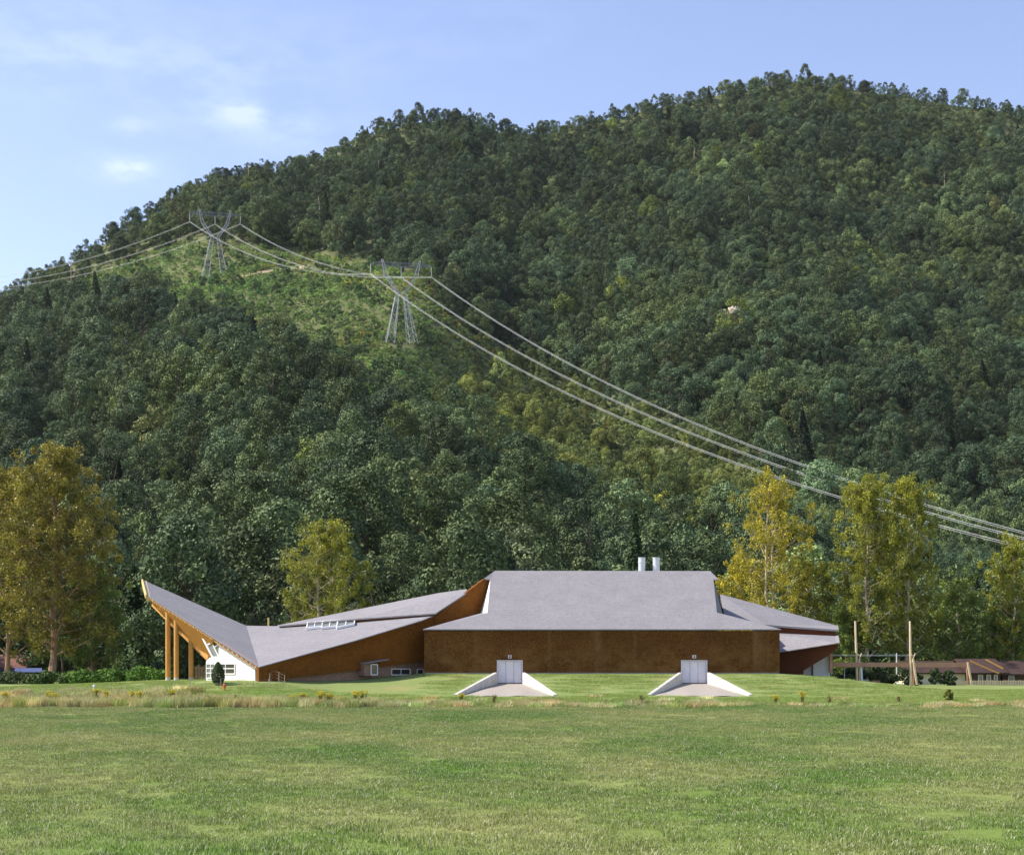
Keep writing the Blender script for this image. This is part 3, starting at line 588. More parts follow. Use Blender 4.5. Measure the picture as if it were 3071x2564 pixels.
# gable + wing brown wall (one plan line from the prow to the gymnasium)
q = lambda px, py: on_wall(px, py, *wl)
back = Vector((-.6, .62, 0)).normalized()*.35
mb = MB(); low = [q(862, 2033), q(1081, 2008), q(1268, 1981), q(1290, 1978)]
mb.slab([q(776, 2002), q(776, 2046), q(862, 2044)]+low+[q(1290, 1900), q(1470, 1850), q(1472, 1737), q(1452, 1736), q(1308, 1846), q(1266, 1861.5), q(1064, 1923)], back)
part('wall', mb, 'wall_orange', label='rust brown shingled wing wall rising under the long sloping eave')
off = Vector((-.74, .67, 0))*.55; q2 = lambda px, py: on_wall(px, py, (V.x+off.x, V.y+off.y), (ER.x+off.x, ER.y+off.y))
mb = MB(); mb.slab([q2(790, 2030), q2(790, 2060), q2(1300, 2060), q2(1300, 1960), q2(1090, 1995)], back*.6); base = part('wall', mb, 'stone', label='low reddish stone base wall below the overhanging shingles')
def window(pts, panes, m='glass', parent=None, fw=.09, depth=.06, nrm_=None, name='window'):
    """pts: 4 corners TL,TR,BR,BL; panes: vertical division fractions"""
    pts = [Vector(p) for p in pts]; n = (pts[1]-pts[0]).cross(pts[3]-pts[0]).normalized()
    if n.y > 0: n = -n
    mb = MB()
    for i in range(4): mb.bar(pts[i]+n*depth, pts[(i+1) % 4]+n*depth, fw, fw, n)
    for t_ in panes: mb.bar(pts[0].lerp(pts[1], t_)+n*depth, pts[3].lerp(pts[2], t_)+n*depth, fw*.7, fw*.7, n)
    w_ = mb.obj(name, M['frame'], parent or SB); mb = MB(); mb.slab([p+n*.02 for p in pts], -n*.04); mb.obj('pane', M[m], w_); return w_
q3 = lambda px, py: q2(px, py)-back*.05
window([q3(1173, 2005.6), q3(1229, 2005.6), q3(1229, 2023), q3(1173, 2023)], [.5])
window([q3(1250, 2006.5), q3(1269, 2006.5), q3(1269, 2022), q3(1250, 2022)], [])
# little bay with flat canopy
bo = Vector((.66, -.75, 0)); b1, b2, b3, b4 = q(1082, 1990), q(1124, 1990), q(1124, 2026), q(1082, 2026)
mb = MB(); mb.slab([b1+bo*.5, b2+bo*.5, b3+bo*.5, b4+bo*.5], -bo*1.2); part('bay', mb, 'stone')
window([p+bo*.53 for p in (q(1102, 1992), q(1121, 1992), q(1121, 2023), q(1102, 2023))], [])
mb = MB(); mb.slab([q(1080, 1990)+bo*1.1, q(1152, 1978.5)+bo*.8, q(1152, 1978.5)-bo*.2, q(1080, 1990)-bo*.3], (0, 0, .1)); part('canopy_slab', mb, 'roof')
# lower wing roof
VT = P(738.4, 1876, 162); lw = lambda px, py: on_plane(px, py, V, VT, ER)
LT = [lw(834, 1877), lw(1064, 1862), lw(1304, 1845)]
mb = MB(); up6 = Vector((0, 0, .55)); mb.slab([V, VT]+LT+[ER, lw(1266, 1859.5), lw(1064, 1920.6)], dn)
part('roof', mb, 'roof', label='silver shingled lower wing roof left of the gymnasium')
# upper wing roof with clerestory below
ul = [P(838, 1875.5, 158.0), P(1064, 1855.5, 155.3), P(1307, 1838, 153.3)]
mb = MB(); mb.slab([P(831, 1875, 160), P(1102, 1821, 168), P(1314, 1778, 169), P(1400, 1766, 168)]+[q(1398, 1778)]+[ul[2], ul[1], ul[0]], Vector((0, 0, -.14)))
part('roof', mb, 'roof', label='narrow silver upper wing roof above the skylights')
mb = MB(); ci = [p+Vector((.1, .35, -.1)) for p in ul]; mb.slab([ci[0], ci[1], ci[2], ci[2]-up6*1.6, ci[1]-up6*1.6, ci[0]-up6*1.6], (.05, .25, 0)); part('clerestory_wall', mb, 'wall_orange')
for c in ([(362, 617), (490, 606), (485, 650), (350, 665)], [(495, 606), (622, 596), (615, 645), (482, 662)], [(628, 596), (770, 588), (768, 628), (612, 660)]):
    pts = [lw(800+a/2.9167, 1660+b/2.9167)+Vector((0, -.1, .14)) for a, b in c]
    w_ = window(pts, [.5], 'pale_glass', None, .1, .05, name='skylight'); mb = MB(); mb.bar(pts[3]+Vector((0, -.1, -.05)), pts[2]+Vector((0, -.1, -.05)), .22, .22); mb.obj('sill', M['frame'], w_)
    mb = MB(); mb.slab([pts[0], pts[1], pts[2], pts[3]], (0, .05, -.35)); mb.obj('curb', M['frame'], w_)
x = P(805.5, 1860, 166).x; mb = MB(); mb.tube([(x, 166, 5), (x, 166, P(805, 1852, 166).z)], .1, 10); part('vent', mb, 'fascia', label='short pale pipe standing behind the left wing roof')
# entry canopy: prow rising to the left
TF = P(441.5, 1785.4, 155); cp = lambda px, py: on_plane(px, py, V, TF, VT); TB = cp(429.5, 1739)
mb = MB(); mb.slab([V, TF, TB, VT], dn); part('roof', mb, 'roof', label='silver shingled canopy roof rising to a point at the left')
el = ((V.x, V.y), (TF.x, TF.y)); ed = Vector((TF.x-V.x, TF.y-V.y, 0)).normalized(); eb = Vector((-ed.y, ed.x, 0));
if eb.y < 0: eb = -eb
def eave(px):   # point on the front eave edge seen at this column
    u = (px-CX)/F; dx, dy = TF.x-V.x, TF.y-V.y; Yv = (V.x*dy-V.y*dx)/(u*dy-dx); k = (Yv-V.y)/dy; return V.lerp(TF, k)
mb = MB(); mb.slab([TF+dn+Vector((-.02, 0, -.0)), TB+dn, TB+dn+Vector((.2, 0, -.35)), P(441.5, 1804, 155.6)], (.3, .1, 0)); mb.bar(TF+Vector((-.12, 0, -.12)), TB+Vector((-.12, 0, -.12)), .14, .45); part('fascia', mb, 'fascia', label='broad yellow timber fascia at the canopy tip')
C0, C1, C2, C3 = P(458, 1813, 159.5), P(495, 1853, 157.5), P(559, 1908, 155), P(628, 1981, 151)
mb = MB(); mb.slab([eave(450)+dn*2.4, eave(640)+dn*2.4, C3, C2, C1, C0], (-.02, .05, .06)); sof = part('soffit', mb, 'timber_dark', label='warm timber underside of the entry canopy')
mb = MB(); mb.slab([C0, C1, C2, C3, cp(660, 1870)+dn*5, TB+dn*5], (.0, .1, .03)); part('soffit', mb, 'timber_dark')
mb = MB(); mb.bar(eave(452)+eb*.35+dn*4.2, eave(772)+eb*.35+dn*4.0, .16, .34); part('beam', mb, 'timber')
e1, e2 = eave(452)+eb*.9+Vector((0, 0, -.8)), eave(615)+eb*1.0+Vector((0, 0, -1.15)); mb = MB(); mb.bar(e1, e2, .22, .5); part('beam', mb, 'timber')
mb = MB(); mb.bar(C0+Vector((0, -.1, 0)), C3+Vector((0, -.1, 0)), .16, .3); part('beam', mb, 'timber')
e3 = P(585, 1905, 153.5); mb = MB(); mb.bar(P(530, 1868, 155.5), P(626, 1972, 150.2), .2, .42); part('beam', mb, 'timber')
n_raf = 26
for (fn, A_, B_) in (('front', eave(448), eave(768)), ('rear', P(540, 1889, 155.3), C3)):
    for k in range(n_raf):
        p = A_.lerp(B_, k/(n_raf-1)); d = eb*.5 if fn == 'front' else Vector((0, .4, .1)); st = p+(dn*2.4 if fn == 'front' else Vector((0, -.25, -.12)))+(-eb*.05 if fn == 'front' else Vector((0, 0, 0)))
        mb = MB(); mb.bar(st, st+d, .07, .13); part('rafter_end', mb, 'post')
for (pxc, y_, zt) in ((503.8, 153.0, 1833), (529, 152.4, 1853), (573, 153.2, 1903)):
    x = P(pxc, 1900, y_).x; z1 = P(pxc, zt, y_).z; mb = MB(); mb.tube([(x, y_, 1.12), (x, y_, z1)], .255, 18); c = part('column', mb, 'timber')
    mb = MB(); mb.tube([(x, y_, .5), (x, y_, 1.119)], [.27, .25], 18); mb.obj('footing', M['concrete'], c)
    if zt > 1840: mb = MB(); mb.tube([(x, y_, z1+.001), (x, y_, z1+.3)], [.262, .2], 18); mb.bar((x, y_, z1+.3), (x, y_, z1+.75), .2, .2); mb.obj('cap', M['metal'], c)
wa, wb = P(766, 2000, 141.6), P(618, 2000, 147.9); wp = ((wa.x, wa.y), (wb.x, wb.y)); k_ = lambda px, py: on_wall(px, py, *wp)
mb = MB(); thick = eb*.3; mb.slab([k_(618, 1983), k_(629, 1971), k_(656, 1970), k_(656, 1931.5), k_(765, 2004), k_(765, 2050), k_(618, 2050)], thick); wwall = part('wall', mb, 'white', label='bright white end wall under the entry canopy')
mb = MB(); rb = k_(618, 2000); mb.slab([k_(618, 1984)+thick, k_(618, 2050)+thick, k_(618, 2050)+Vector((2, 7, 0)), k_(618, 1984)+Vector((2, 7, .3))], (.3, 0, 0)); part('wall', mb, 'white')
z1p = lambda x_, y_: k_(380+x_/3.9846, 1680+y_/3.9846)
def grid_window(x0, x1, y0, y1, vx, hy, m='glass'):
    a = [z1p(x0, y0), z1p(x1, y0), z1p(x1, y1), z1p(x0, y1)]; n = -eb; mb = MB()
    for i in range(4): mb.bar(a[i]+n*.05, a[(i+1) % 4]+n*.05, .09, .09, n)
    for v_ in vx: mb.bar(z1p(v_, y0)+n*.05, z1p(v_, y1)+n*.05, .08, .08, n)
    for h_ in hy: mb.bar(z1p(x0, h_)+n*.05, z1p(x1, h_)+n*.05, .08, .08, n)
    w_ = mb.obj('window', M['frame'], SB); mb = MB(); mb.slab([p+n*.025 for p in a], -n*.02); mb.obj('pane', M[m], w_)
grid_window(960, 1060, 1235, 1405, [1010], [1290, 1345], 'pale_glass'); grid_window(1082, 1298, 1235, 1355, [1188], [1292])
mb = MB(); gl = [z1p(876, 862)+eb*.12, z1p(1100, 985)+eb*.12, z1p(1100, 1152)+eb*.12, z1p(1028, 1157)+eb*.12]; mb.slab(gl, eb*.03); gw = part('window', mb, 'pale_glass', label='slanted glazing between canopy and white wall')
for a, b, w_ in (((872, 858), (1026, 1158), .2), ((968, 1006), (1046, 968), .11), ((1020, 985), (1096, 1146), .11), ((1056, 1030), (1102, 1010), .1), ((1024, 1156), (1104, 1154), .12)):
    mb = MB(); mb.bar(z1p(*a)+eb*.03, z1p(*b)+eb*.03, w_, .12, eb); mb.obj('mullion', M['frame'], gw)
mb = MB(); p0, p1 = eave(655)+eb*.3+dn*2.5, eave(768)+eb*.3+dn*2.5; mb.bar(p0, p1, .3, .28); part('eave_board', mb, 'beam')
x, y = V.x+.02, V.y+.55; mb = MB(); mb.box(x-.2, x+.12, y, y+.35, .7, V.z-.05); part('corner_post', mb, 'timber')
mb = MB(); mb.slab([P(492, 2044, 150.6), P(768, 2043, 140.6), P(768, 2043, 141.6)+Vector((0, .3, 0)), P(492, 2044, 150.6)+Vector((1, 5, 0))], (0, 0, -.5)); part('plinth', mb, 'concrete')
# right wing
r0, r1, r2, r3 = P(2262, 1966, 158.5), P(2518, 1926, 155), P(2513.7, 1902, 161), P(2262, 1888, 163)
mb = MB(); mb.slab([r0, r1, r2, r3], dn); part('roof', mb, 'roof', label='silver lower roof of the right wing')
u0, u1, u2, u3, u4 = P(2160, 1781.5, 172), P(2513.7, 1876.6, 168), P(2515.4, 1888, 160.2), P(2294, 1872.5, 161.5), P(2175, 1860, 162.5)
mb = MB(); mb.slab([u0, u1, u2, u3, u4], Vector((0, 0, -.2))); part('roof', mb, 'roof', label='silver upper roof of the right wing')
mb = MB(); mb.slab([u2+Vector((-.3, .3, -.15)), u3+Vector((0, .3, -.15)), u3+Vector((0, .3, -1)), u2+Vector((-.3, .3, -1))], (0, .2, 0)); part('clerestory_wall', mb, 'wall_dark')
fw_ = (P(2344, 1990, 158.2).xy, P(2518, 1990, 155.4).xy); fq = lambda px, py: on_wall(px, py, *fw_)
mb = MB(); mb.slab([fq(2300, 1960), fq(2514, 1930), fq(2512, 1942), fq(2487, 1964), fq(2410, 2010), fq(2408, 2032), fq(2300, 2032)], (0, .3, 0)); part('wall', mb, 'wall_dark', label='dark red-brown tapering wall under the right wing eave')
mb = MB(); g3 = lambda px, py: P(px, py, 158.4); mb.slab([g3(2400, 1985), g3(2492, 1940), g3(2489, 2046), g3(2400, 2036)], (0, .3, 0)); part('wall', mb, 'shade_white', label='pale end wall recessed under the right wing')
mb = MB(); mb.box(P(2440, 2000, 157).x, P(2444.5, 2000, 157).x, 158.0, 158.2, .5, P(2440, 1985, 158).z); part('post', mb, 'dark_wood')
mb = MB(); xa, xb = P(2489, 2000, 157.8).x, P(2493, 2000, 158).x; mb.box(xa, xb+.12, 157.9, 158.3, 1.6, P(2490, 1950, 158).z); part('post', mb, 'beam')
mb = MB(); mb.slab([fw_[1].to_3d()+Vector((-.5, .6, 4.4)), P(2489, 1962, 158.7), P(2489, 1962, 166), Vector((fw_[1].x-.5, 166, 4.4))], (0, 0, .1)); part('soffit', mb, 'wall_dark')

# ramps and splayed concrete walls at the two doors
for gi_, (a, b, c, d) in enumerate(RAMPS):
    nm = 'left door' if gi_ == 0 else 'right door'
    rows, colsn = 14, 16; v = []
    for i in range(rows+1):
        k = i/rows
        for j in range(colsn+1):
            s = j/colsn; xx = (a+(c-a)*k)*(1-s)+(b+(d-b)*k)*s; v.append((xx, RAMP_Y0+.2-(RAMP_Y0-RAMP_Y1+.9)*k, RZ0+(RZ1-RZ0)*k-.04+.05*math.sin(xx*2)*k - .10*(2*s-1)**2*k))
    f = [(i*(colsn+1)+j, i*(colsn+1)+j+1, (i+1)*(colsn+1)+j+1, (i+1)*(colsn+1)+j) for i in range(rows) for j in range(colsn)]
    prop(link('gravel_path', np_mesh('gravel_path', v, [np.array(f)], smooth=True), M['gravel']), kind='structure')
    for (xd, xe, s, sd) in ((a, c, -1, 'left'), (b, d, 1, 'right')):
        mb = MB(); t_ = .32; z0, z1 = 1.66, RZ1+.10; o1, o2 = (xd, 150.0), (xe, RAMP_Y1)
        A = [(xd, 150.0, -.5), (xd+s*t_, 150.0, -.5), (xd+s*t_, 150.0, z0), (xd, 150.0, z0)]; B = [(xe, RAMP_Y1, -1), (xe+s*t_, RAMP_Y1, -1), (xe+s*t_, RAMP_Y1, z1), (xe, RAMP_Y1, z1)]
        mb.hexa(A, B); mb.obj('retaining_wall', M['concrete'], label='splayed concrete wall on the %s side of the gravel ramp at the %s' % (sd, nm), cat='retaining wall', group='retaining walls beside the doors')

# ------------------------------------------------------------ broadleaf trees near the building
LM = {'gold': leaf_mat('gold_leaf', (.17, .165, .022), (.60, .52, .05), False, .28, .5, .2), 'brown': leaf_mat('bronze_leaf', (.085, .085, .018), (.38, .325, .05), False, .22, .5, .25),
      'lime': leaf_mat('olive_leaf', (.11, .13, .022), (.42, .42, .055), False, .28, .5, .2), 'green': leaf_mat('green_leaf', (.09, .14, .03), (.27, .35, .08), False, .22, .5, .2)}
def near_tree(pxc, pbase, ptop, wpx, Y, leafm, bark, seed, label, nb=46, per=260, leaf=.16, low_=.18, forks=1, dens=1.0, name='broadleaf_tree', tr=.28, lean=0.0, shape=.62):
    global rng; keep = rng; rng = np.random.default_rng(seed); rd = random.Random(seed)
    base_ = P(pxc, pbase, Y); gzv = float(ground_z(base_.x, Y)); H = P(pxc, ptop, Y).z-gzv; Wd = wpx*Y/F*1.12; leaf *= .74; per = int(per*1.9)
    root = empty(name, (base_.x, Y, gzv), label, 'tree'); mb = MB(); C, Nn, Vv = [], [], []
    stems = []
    for s in range(forks):
        a0 = rd.uniform(0, 6.28); sp = 0 if forks == 1 else Wd*.13
        fork = Vector((lean*H*.15, 0, H*.16)) if forks > 1 else None
        pts = [Vector((0, 0, -.6))] + [Vector((lean*H*k/9+math.cos(a0+s*3.1)*sp*min(1, k/4)+rd.uniform(-.2, .2), math.sin(a0+s*3.1)*sp*.6+rd.uniform(-.2, .2), H*(.93 if s == 0 else .86)*k/9)) for k in range(1, 10)]
        stems.append(pts); mb.tube(pts, [tr*1.3]+[tr*(1-.095*k) for k in range(1, 10)], 9)
    def prof(h):   # crown half-width by relative height
        h = max(0, min(1, (h-low_)/(1-low_))); return Wd*.5*max(.05, 1-abs(2*min(1, h*1.02)**.8-1)**2.8)**.5
    for i in range(nb):
        pts = stems[i % forks]; h = low_*.9+(.93-low_)*((i+.5)/nb)**.9; k = h/.93*9; k0 = min(8, int(k)); p = pts[k0].lerp(pts[k0+1], k-k0); a = i*2.399+rd.uniform(-.5, .5)
        hr = min(.98, h+rd.uniform(.06, .17)); Lr = max(.6, prof(hr)*rd.uniform(.62, 1.02)); rise = (hr-h)*H
        tip = Vector((p.x*.5+lean*H*h*.5+math.cos(a)*Lr, p.y*.5+math.sin(a)*Lr, p.z+rise)); midp = p.lerp(tip, .5)+Vector((0, 0, -rise*.10))+Vector((rd.uniform(-.3, .3), rd.uniform(-.3, .3), 0))
        rr = max(.045, tr*.42*(1-h)); mb.tube([p, midp, tip], [rr, rr*.6, rr*.2], 5)
        for j in range(6):
            t_ = rd.uniform(.35, 1.05); c = (p.lerp(midp, t_*2) if t_ < .5 else midp.lerp(tip, (t_-.5)*2)); off_ = Vector((rd.gauss(0, .8), rd.gauss(0, .8), rd.gauss(.3, .8)))*(.6+Wd*.035); c2 = c+off_
            mb.tube([c, c2], [rr*.25, rr*.08], 4)
            n = int(per*dens*rd.uniform(.5, 1.2)/6); r = rd.uniform(.4, .95)*(.45+Wd*.036); d = rvec(n)*(rng.random(n)**.45)[:, None]*r; d[:, 2] *= rd.uniform(.8, 1.6)
            C.append(np.array(c2)+d); Nn.append(d*.8+.7*rng.normal(size=(n, 3))); Vv.append(np.clip(rd.gauss(.42, .17)+.2*(c2.z/H-.5)+.2*rng.normal(size=n), 0, 1))
    C = np.concatenate(C); Nn = np.concatenate(Nn); Vv = np.concatenate(Vv)
    for nm, me, m in (('trunk', mb.mesh('trunk'), M[bark]), ('crown', cloud_mesh('crown', C, Nn, leaf*(.6+.8*rng.random(len(C))), Vv), LM[leafm])):
        me.materials.append(m); o = bpy.data.objects.new(nm, me); COL.objects.link(o); o.parent = root
    rng = keep; return root
near_tree(150, 2052, 1345, 370, 172, 'brown', 'brown_bark', 3, 'huge bronze-leaved broadleaf tree towering at the left edge of the meadow', 90, 420, .17, .12, 2, 1, tr=.42)
near_tree(20, 2050, 1420, 250, 178, 'brown', 'brown_bark', 5, 'bronze-leaved tree behind the huge one, cut by the left edge of the photo', 50, 330, .17, .1, 1, 1, tr=.3)
near_tree(275, 2050, 1700, 200, 180, 'green', 'brown_bark', 8, 'shorter dark green tree filling the gap right of the huge bronze tree', 46, 300, .17, .05, 1, 1, tr=.2)
near_tree(985, 2040, 1560, 235, 186, 'lime', 'pale_bark', 12, 'olive tree with pale spreading limbs rising behind the left wing roof', 56, 330, .16, .2, 2, .9, tr=.26)
near_tree(2335, 2040, 1425, 250, 186, 'gold', 'pale_bark', 17, 'golden tree with white forked trunk behind the right wing roof', 64, 300, .155, .22, 2, .75, tr=.24)
near_tree(2215, 2040, 1690, 170, 190, 'gold', 'pale_bark', 19, 'low golden tree just right of the gymnasium roof', 34, 300, .16, .1, 1, .9, tr=.16)
near_tree(2430, 2040, 1690, 170, 190, 'lime', 'pale_bark', 21, 'low olive tree behind the right end of the right wing', 36, 300, .16, .1, 1, .9, tr=.16)
near_tree(2600, 2050, 1448, 210, 182, 'lime', 'pale_bark', 27, 'tall lime-olive tree behind the left tall pole, left of a touching pair', 66, 330, .16, .12, 1, .95, tr=.26)
near_tree(2722, 2050, 1455, 200, 184, 'lime', 'pale_bark', 31, 'tall lime-olive tree behind the right tall pole, right of a touching pair', 62, 330, .16, .12, 1, .95, tr=.25)
near_tree(2872, 2050, 1745, 150, 188, 'green', 'pale_bark', 35, 'mid-height green tree between the tall pair and the right edge', 40, 300, .16, .06, 1, 1, tr=.15)
near_tree(3040, 2050, 1640, 170, 186, 'lime', 'pale_bark', 39, 'tall olive tree cut by the right edge of the photo', 46, 320, .16, .1, 1, 1, tr=.2)
near_tree(3010, 2045, 1830, 190, 188, 'green', 'pale_bark', 43, 'bushy bright green tree over the brown roofs at the right', 40, 320, .16, .1, 1, 1, tr=.16)
near_tree(2540, 2050, 1830, 120, 182, 'green', 'brown_bark', 45, 'small green tree beside the right end of the building', 26, 300, .15, .02, 1, 1, tr=.1)
# conifers behind the roofs
def near_conifer(pxc, ptop, wpx, Y, label, seed):
    b = P(pxc, 2040, Y); z = float(ground_z(b.x, Y)); H = P(pxc, ptop, Y).z-z; root = empty('conifer_tree', (b.x, Y, z), label, 'tree')
    for nm, me, m in (('crown', conifer('crown', H, wpx*Y/F, .26, 5200, seed), M['leaf']), ('trunk', trunk_mesh('trunk', H*.9, .2, seed, 0), M['bark'])):
        me.materials.append(m); o = bpy.data.objects.new(nm, me); COL.objects.link(o); o.parent = root
        if nm == 'crown': o['tint'] = [.75, .85, .7]
near_conifer(1905, 1540, 170, 200, 'dark conifer standing behind the two roof vents', 301); near_conifer(2475, 1690, 130, 196, 'dark conifer behind the right wing between golden and lime trees', 302)
near_conifer(400, 1700, 150, 200, 'dark conifer behind the tip of the entry canopy', 303)

# ------------------------------------------------------------ bushes and plants
def bush(px, py_b, hpx, wpx, Y, seed, label, tint_, name='bush', leaf=.09, n=34, cat='bush', gz_=None):
    b = P(px, py_b, Y); z = float(flat_z(b.x, Y)) if gz_ is None else gz_; H = hpx*Y/F; Wd = wpx*Y/F
    me = broadleaf('foliage', H, Wd, n, 3600/n/(Wd*Wd*.011), leaf, seed, .05, .8); me.materials.append(M['leaf'])
    o = prop(link(name, me), label, cat); o.location = (b.x, Y, z-.05); o['tint'] = list(map(float, tint_)); return o
def cone_bush():
    b = P(654, 2056, 138.2); z = float(flat_z(b.x, 138.2)); root = empty('yew_bush', (b.x, 138.2, z), 'small dark egg-shaped evergreen before the white entry wall', 'bush')
    global rng; keep = rng; rng = np.random.default_rng(5); n = 5200; h = rng.random(n)
    r = .62*np.sin(np.pi*np.clip(.10+.86*h, 0, 1)**.72)**.75*(.72+.28*rng.random(n)**.4); a = rng.random(n)*6.283; C = np.stack([np.cos(a)*r, np.sin(a)*r, .12+h*1.95], -1)
    me = cloud_mesh('foliage', C, np.stack([np.cos(a), np.sin(a), np.full(n, .4)], -1)+.4*rng.normal(size=(n, 3)), .05*(.6+.8*rng.random(n)), np.clip(.3+.25*rng.normal(size=n), 0, 1)); rng = keep
    me.materials.append(M['leaf']); o = bpy.data.objects.new('foliage', me); COL.objects.link(o); o.parent = root; o['tint'] = [.85, .8, .55]
    mb = MB(); mb.tube([(0, 0, -.3), (0, 0, 1)], .06, 6); me = mb.mesh('trunk'); me.materials.append(M['bark']); o = bpy.data.objects.new('trunk', me); COL.objects.link(o); o.parent = root
cone_bush()
bush(2845, 2097, 33, 32, 134, 401, 'rounded olive stub of a shrub alone on the right meadow', (1.5, 1.2, .5), leaf=.07, n=40)
for k, (px, pyb, h, w_, Y, tt, lb) in enumerate([(250, 2040, 34, 130, 160, (1.5, 2.0, .7), 'bright green low bush under the huge bronze tree'), (345, 2038, 38, 120, 160, (1.7, 2.3, .7), 'bright green low bush in the middle of the row left of the columns'),
        (435, 2036, 40, 110, 161, (1.7, 2.3, .8), 'bright green low bush just left of the timber columns'), (160, 2050, 34, 120, 161, (1.1, 1.3, .7), 'dull green bush at the foot of the huge bronze tree'), (60, 2050, 40, 130, 160, (.9, .9, .6), 'brownish bush near the left house'),
        (470, 2034, 70, 60, 166, (.7, .9, .9), 'grey green bush behind the first timber column'), (560, 2036, 60, 80, 168, (.6, .7, .6), 'dark bush behind the third timber column'), (2560, 2040, 70, 80, 168, (.8, 1.0, .8), 'dark green bush at the right end of the building'), (2620, 2045, 60, 90, 168, (1.0, 1.0, .7), 'olive bush behind the left tall pole'),
        (2700, 2050, 60, 80, 172, (.8, .8, .6), 'dark bush between the two tall poles')]):
    bush(px, pyb, h*(.55+.35*math.sin(k*2.1+1)**2), w_*1.2, Y+.8*math.sin(k*1.7), 410+k, lb, tuple(.72*q_ for q_ in tt), leaf=.12, n=34)
M['stem'] = leaf_mat('weed_stem', (.14, .15, .05), (.30, .27, .10), False, .2); M['bloom'] = leaf_mat('yellow_bloom', (.42, .36, .03), (.66, .58, .05), False, .3)
def weed(px, pyb, hpx, Y, seed, label, yellow=True, nst=9):
    global rng; keep = rng; rng = np.random.default_rng(seed); b = P(px, pyb, Y); z = float(flat_z(b.x, Y)); H = hpx*Y/F
    root = empty('weed_plant', (b.x, Y, z), label, 'plant', 'flowering weeds in the dry grass strip'); mb = MB(); tips = []; C, Nn, V_ = [], [], []
    for i in range(nst):
        a = rng.random()*6.28; s = rng.random()*H*.32; tp_ = Vector((math.cos(a)*s, math.sin(a)*s, H*rng.uniform(.65, 1.0))); mb.tube([(math.cos(a)*.08, math.sin(a)*.08, -.05), tp_*.6, tp_], [.018, .014, .008], 4)
        m_ = 26; t_ = rng.random(m_)[:, None]; C.append(np.array(tp_)*t_+rng.normal(size=(m_, 3))*.06); Nn.append(rng.normal(size=(m_, 3))); V_.append(rng.random(m_)); tips.append(tp_)
    f1 = cloud_mesh('leaves', np.concatenate(C), np.concatenate(Nn), np.full(m_*nst, .06), np.concatenate(V_))
    T = np.repeat(np.array(tips), 34, 0); fl = cloud_mesh('blossom', T+rng.normal(size=T.shape)*np.array([.09, .09, .05]), rng.normal(size=T.shape)+np.array([0, -.4, .6]), np.full(len(T), .045), rng.random(len(T)))
    for nm, me, m in (('stem', mb.mesh('stem'), M['stem']), ('leaves', f1, M['stem']))+((('blossom', fl, M['bloom']),) if yellow else ()):
        me.materials.append(m); o = bpy.data.objects.new(nm, me); COL.objects.link(o); o.parent = root
    rng = keep
for k, (px, pyb, h, Y, yl, lb) in enumerate([(18, 2098, 42, 127, 1, 'yellow weed clump at the left photo edge'), (142, 2095, 42, 127, 1, 'tall yellow weed clump left of the white post, under the bronze tree'), (165, 2090, 36, 128, 1, 'second yellow weed close beside the tall clump under the bronze tree'), (210, 2098, 40, 126, 0, 'dark dried weed stalk left of the white post'),
        (290, 2096, 46, 127, 1, 'broad yellow weed clump right below the white post'), (318, 2092, 40, 128, 1, 'yellow weed directly right of the broad clump below the white post'), (395, 2090, 42, 128, 1, 'yellow weed clump before the bright green bushes'), (420, 2095, 42, 127, 1, 'yellow weed clump left of the first timber column'), (516, 2080, 30, 131, 1, 'small yellow weed in front of the first timber columns'),
        (880, 2098, 30, 126, 1, 'leaning yellow weed below the left wing wall'), (908, 2088, 34, 129, 1, 'yellow weed below the left end of the stone base wall'), (960, 2096, 40, 127, 1, 'bright yellow tall weed, left of a close pair in the dry strip'), (984, 2096, 38, 127, 1, 'bright yellow tall weed, right of a close pair in the dry strip'), (1066, 2094, 42, 128, 1, 'slim yellow weed left of a pair below the stone bay'), (1088, 2094, 44, 128, 1, 'slim yellow weed right of a pair below the stone bay'),
        (1382, 2082, 24, 132, 1, 'yellow weed at the end of the leftmost retaining wall'), (1480, 2090, 26, 130, 0, 'small green weed on the left gravel ramp edge'), (2325, 2100, 22, 130, 1, 'little yellow weed right of the right ramp'), (2405, 2102, 34, 130, 1, 'olive weed clump midway between right ramp and shrub stub'), (2488, 2104, 24, 129, 0, 'pale dry weed left of the shrub stub'), (2695, 2092, 18, 132, 0, 'tiny dark weed left of the shrub stub near the tan tufts'),
        (705, 2092, 34, 128, 0, 'dry weed below the white entry wall'), (620, 2094, 32, 128, 0, 'dry weed left of the orange hydrant'), (1925, 2092, 26, 131, 0, 'pale dry weed beside the right ramp foot')]):
    weed(px, pyb, h, Y, 500+k, lb, bool(yl))

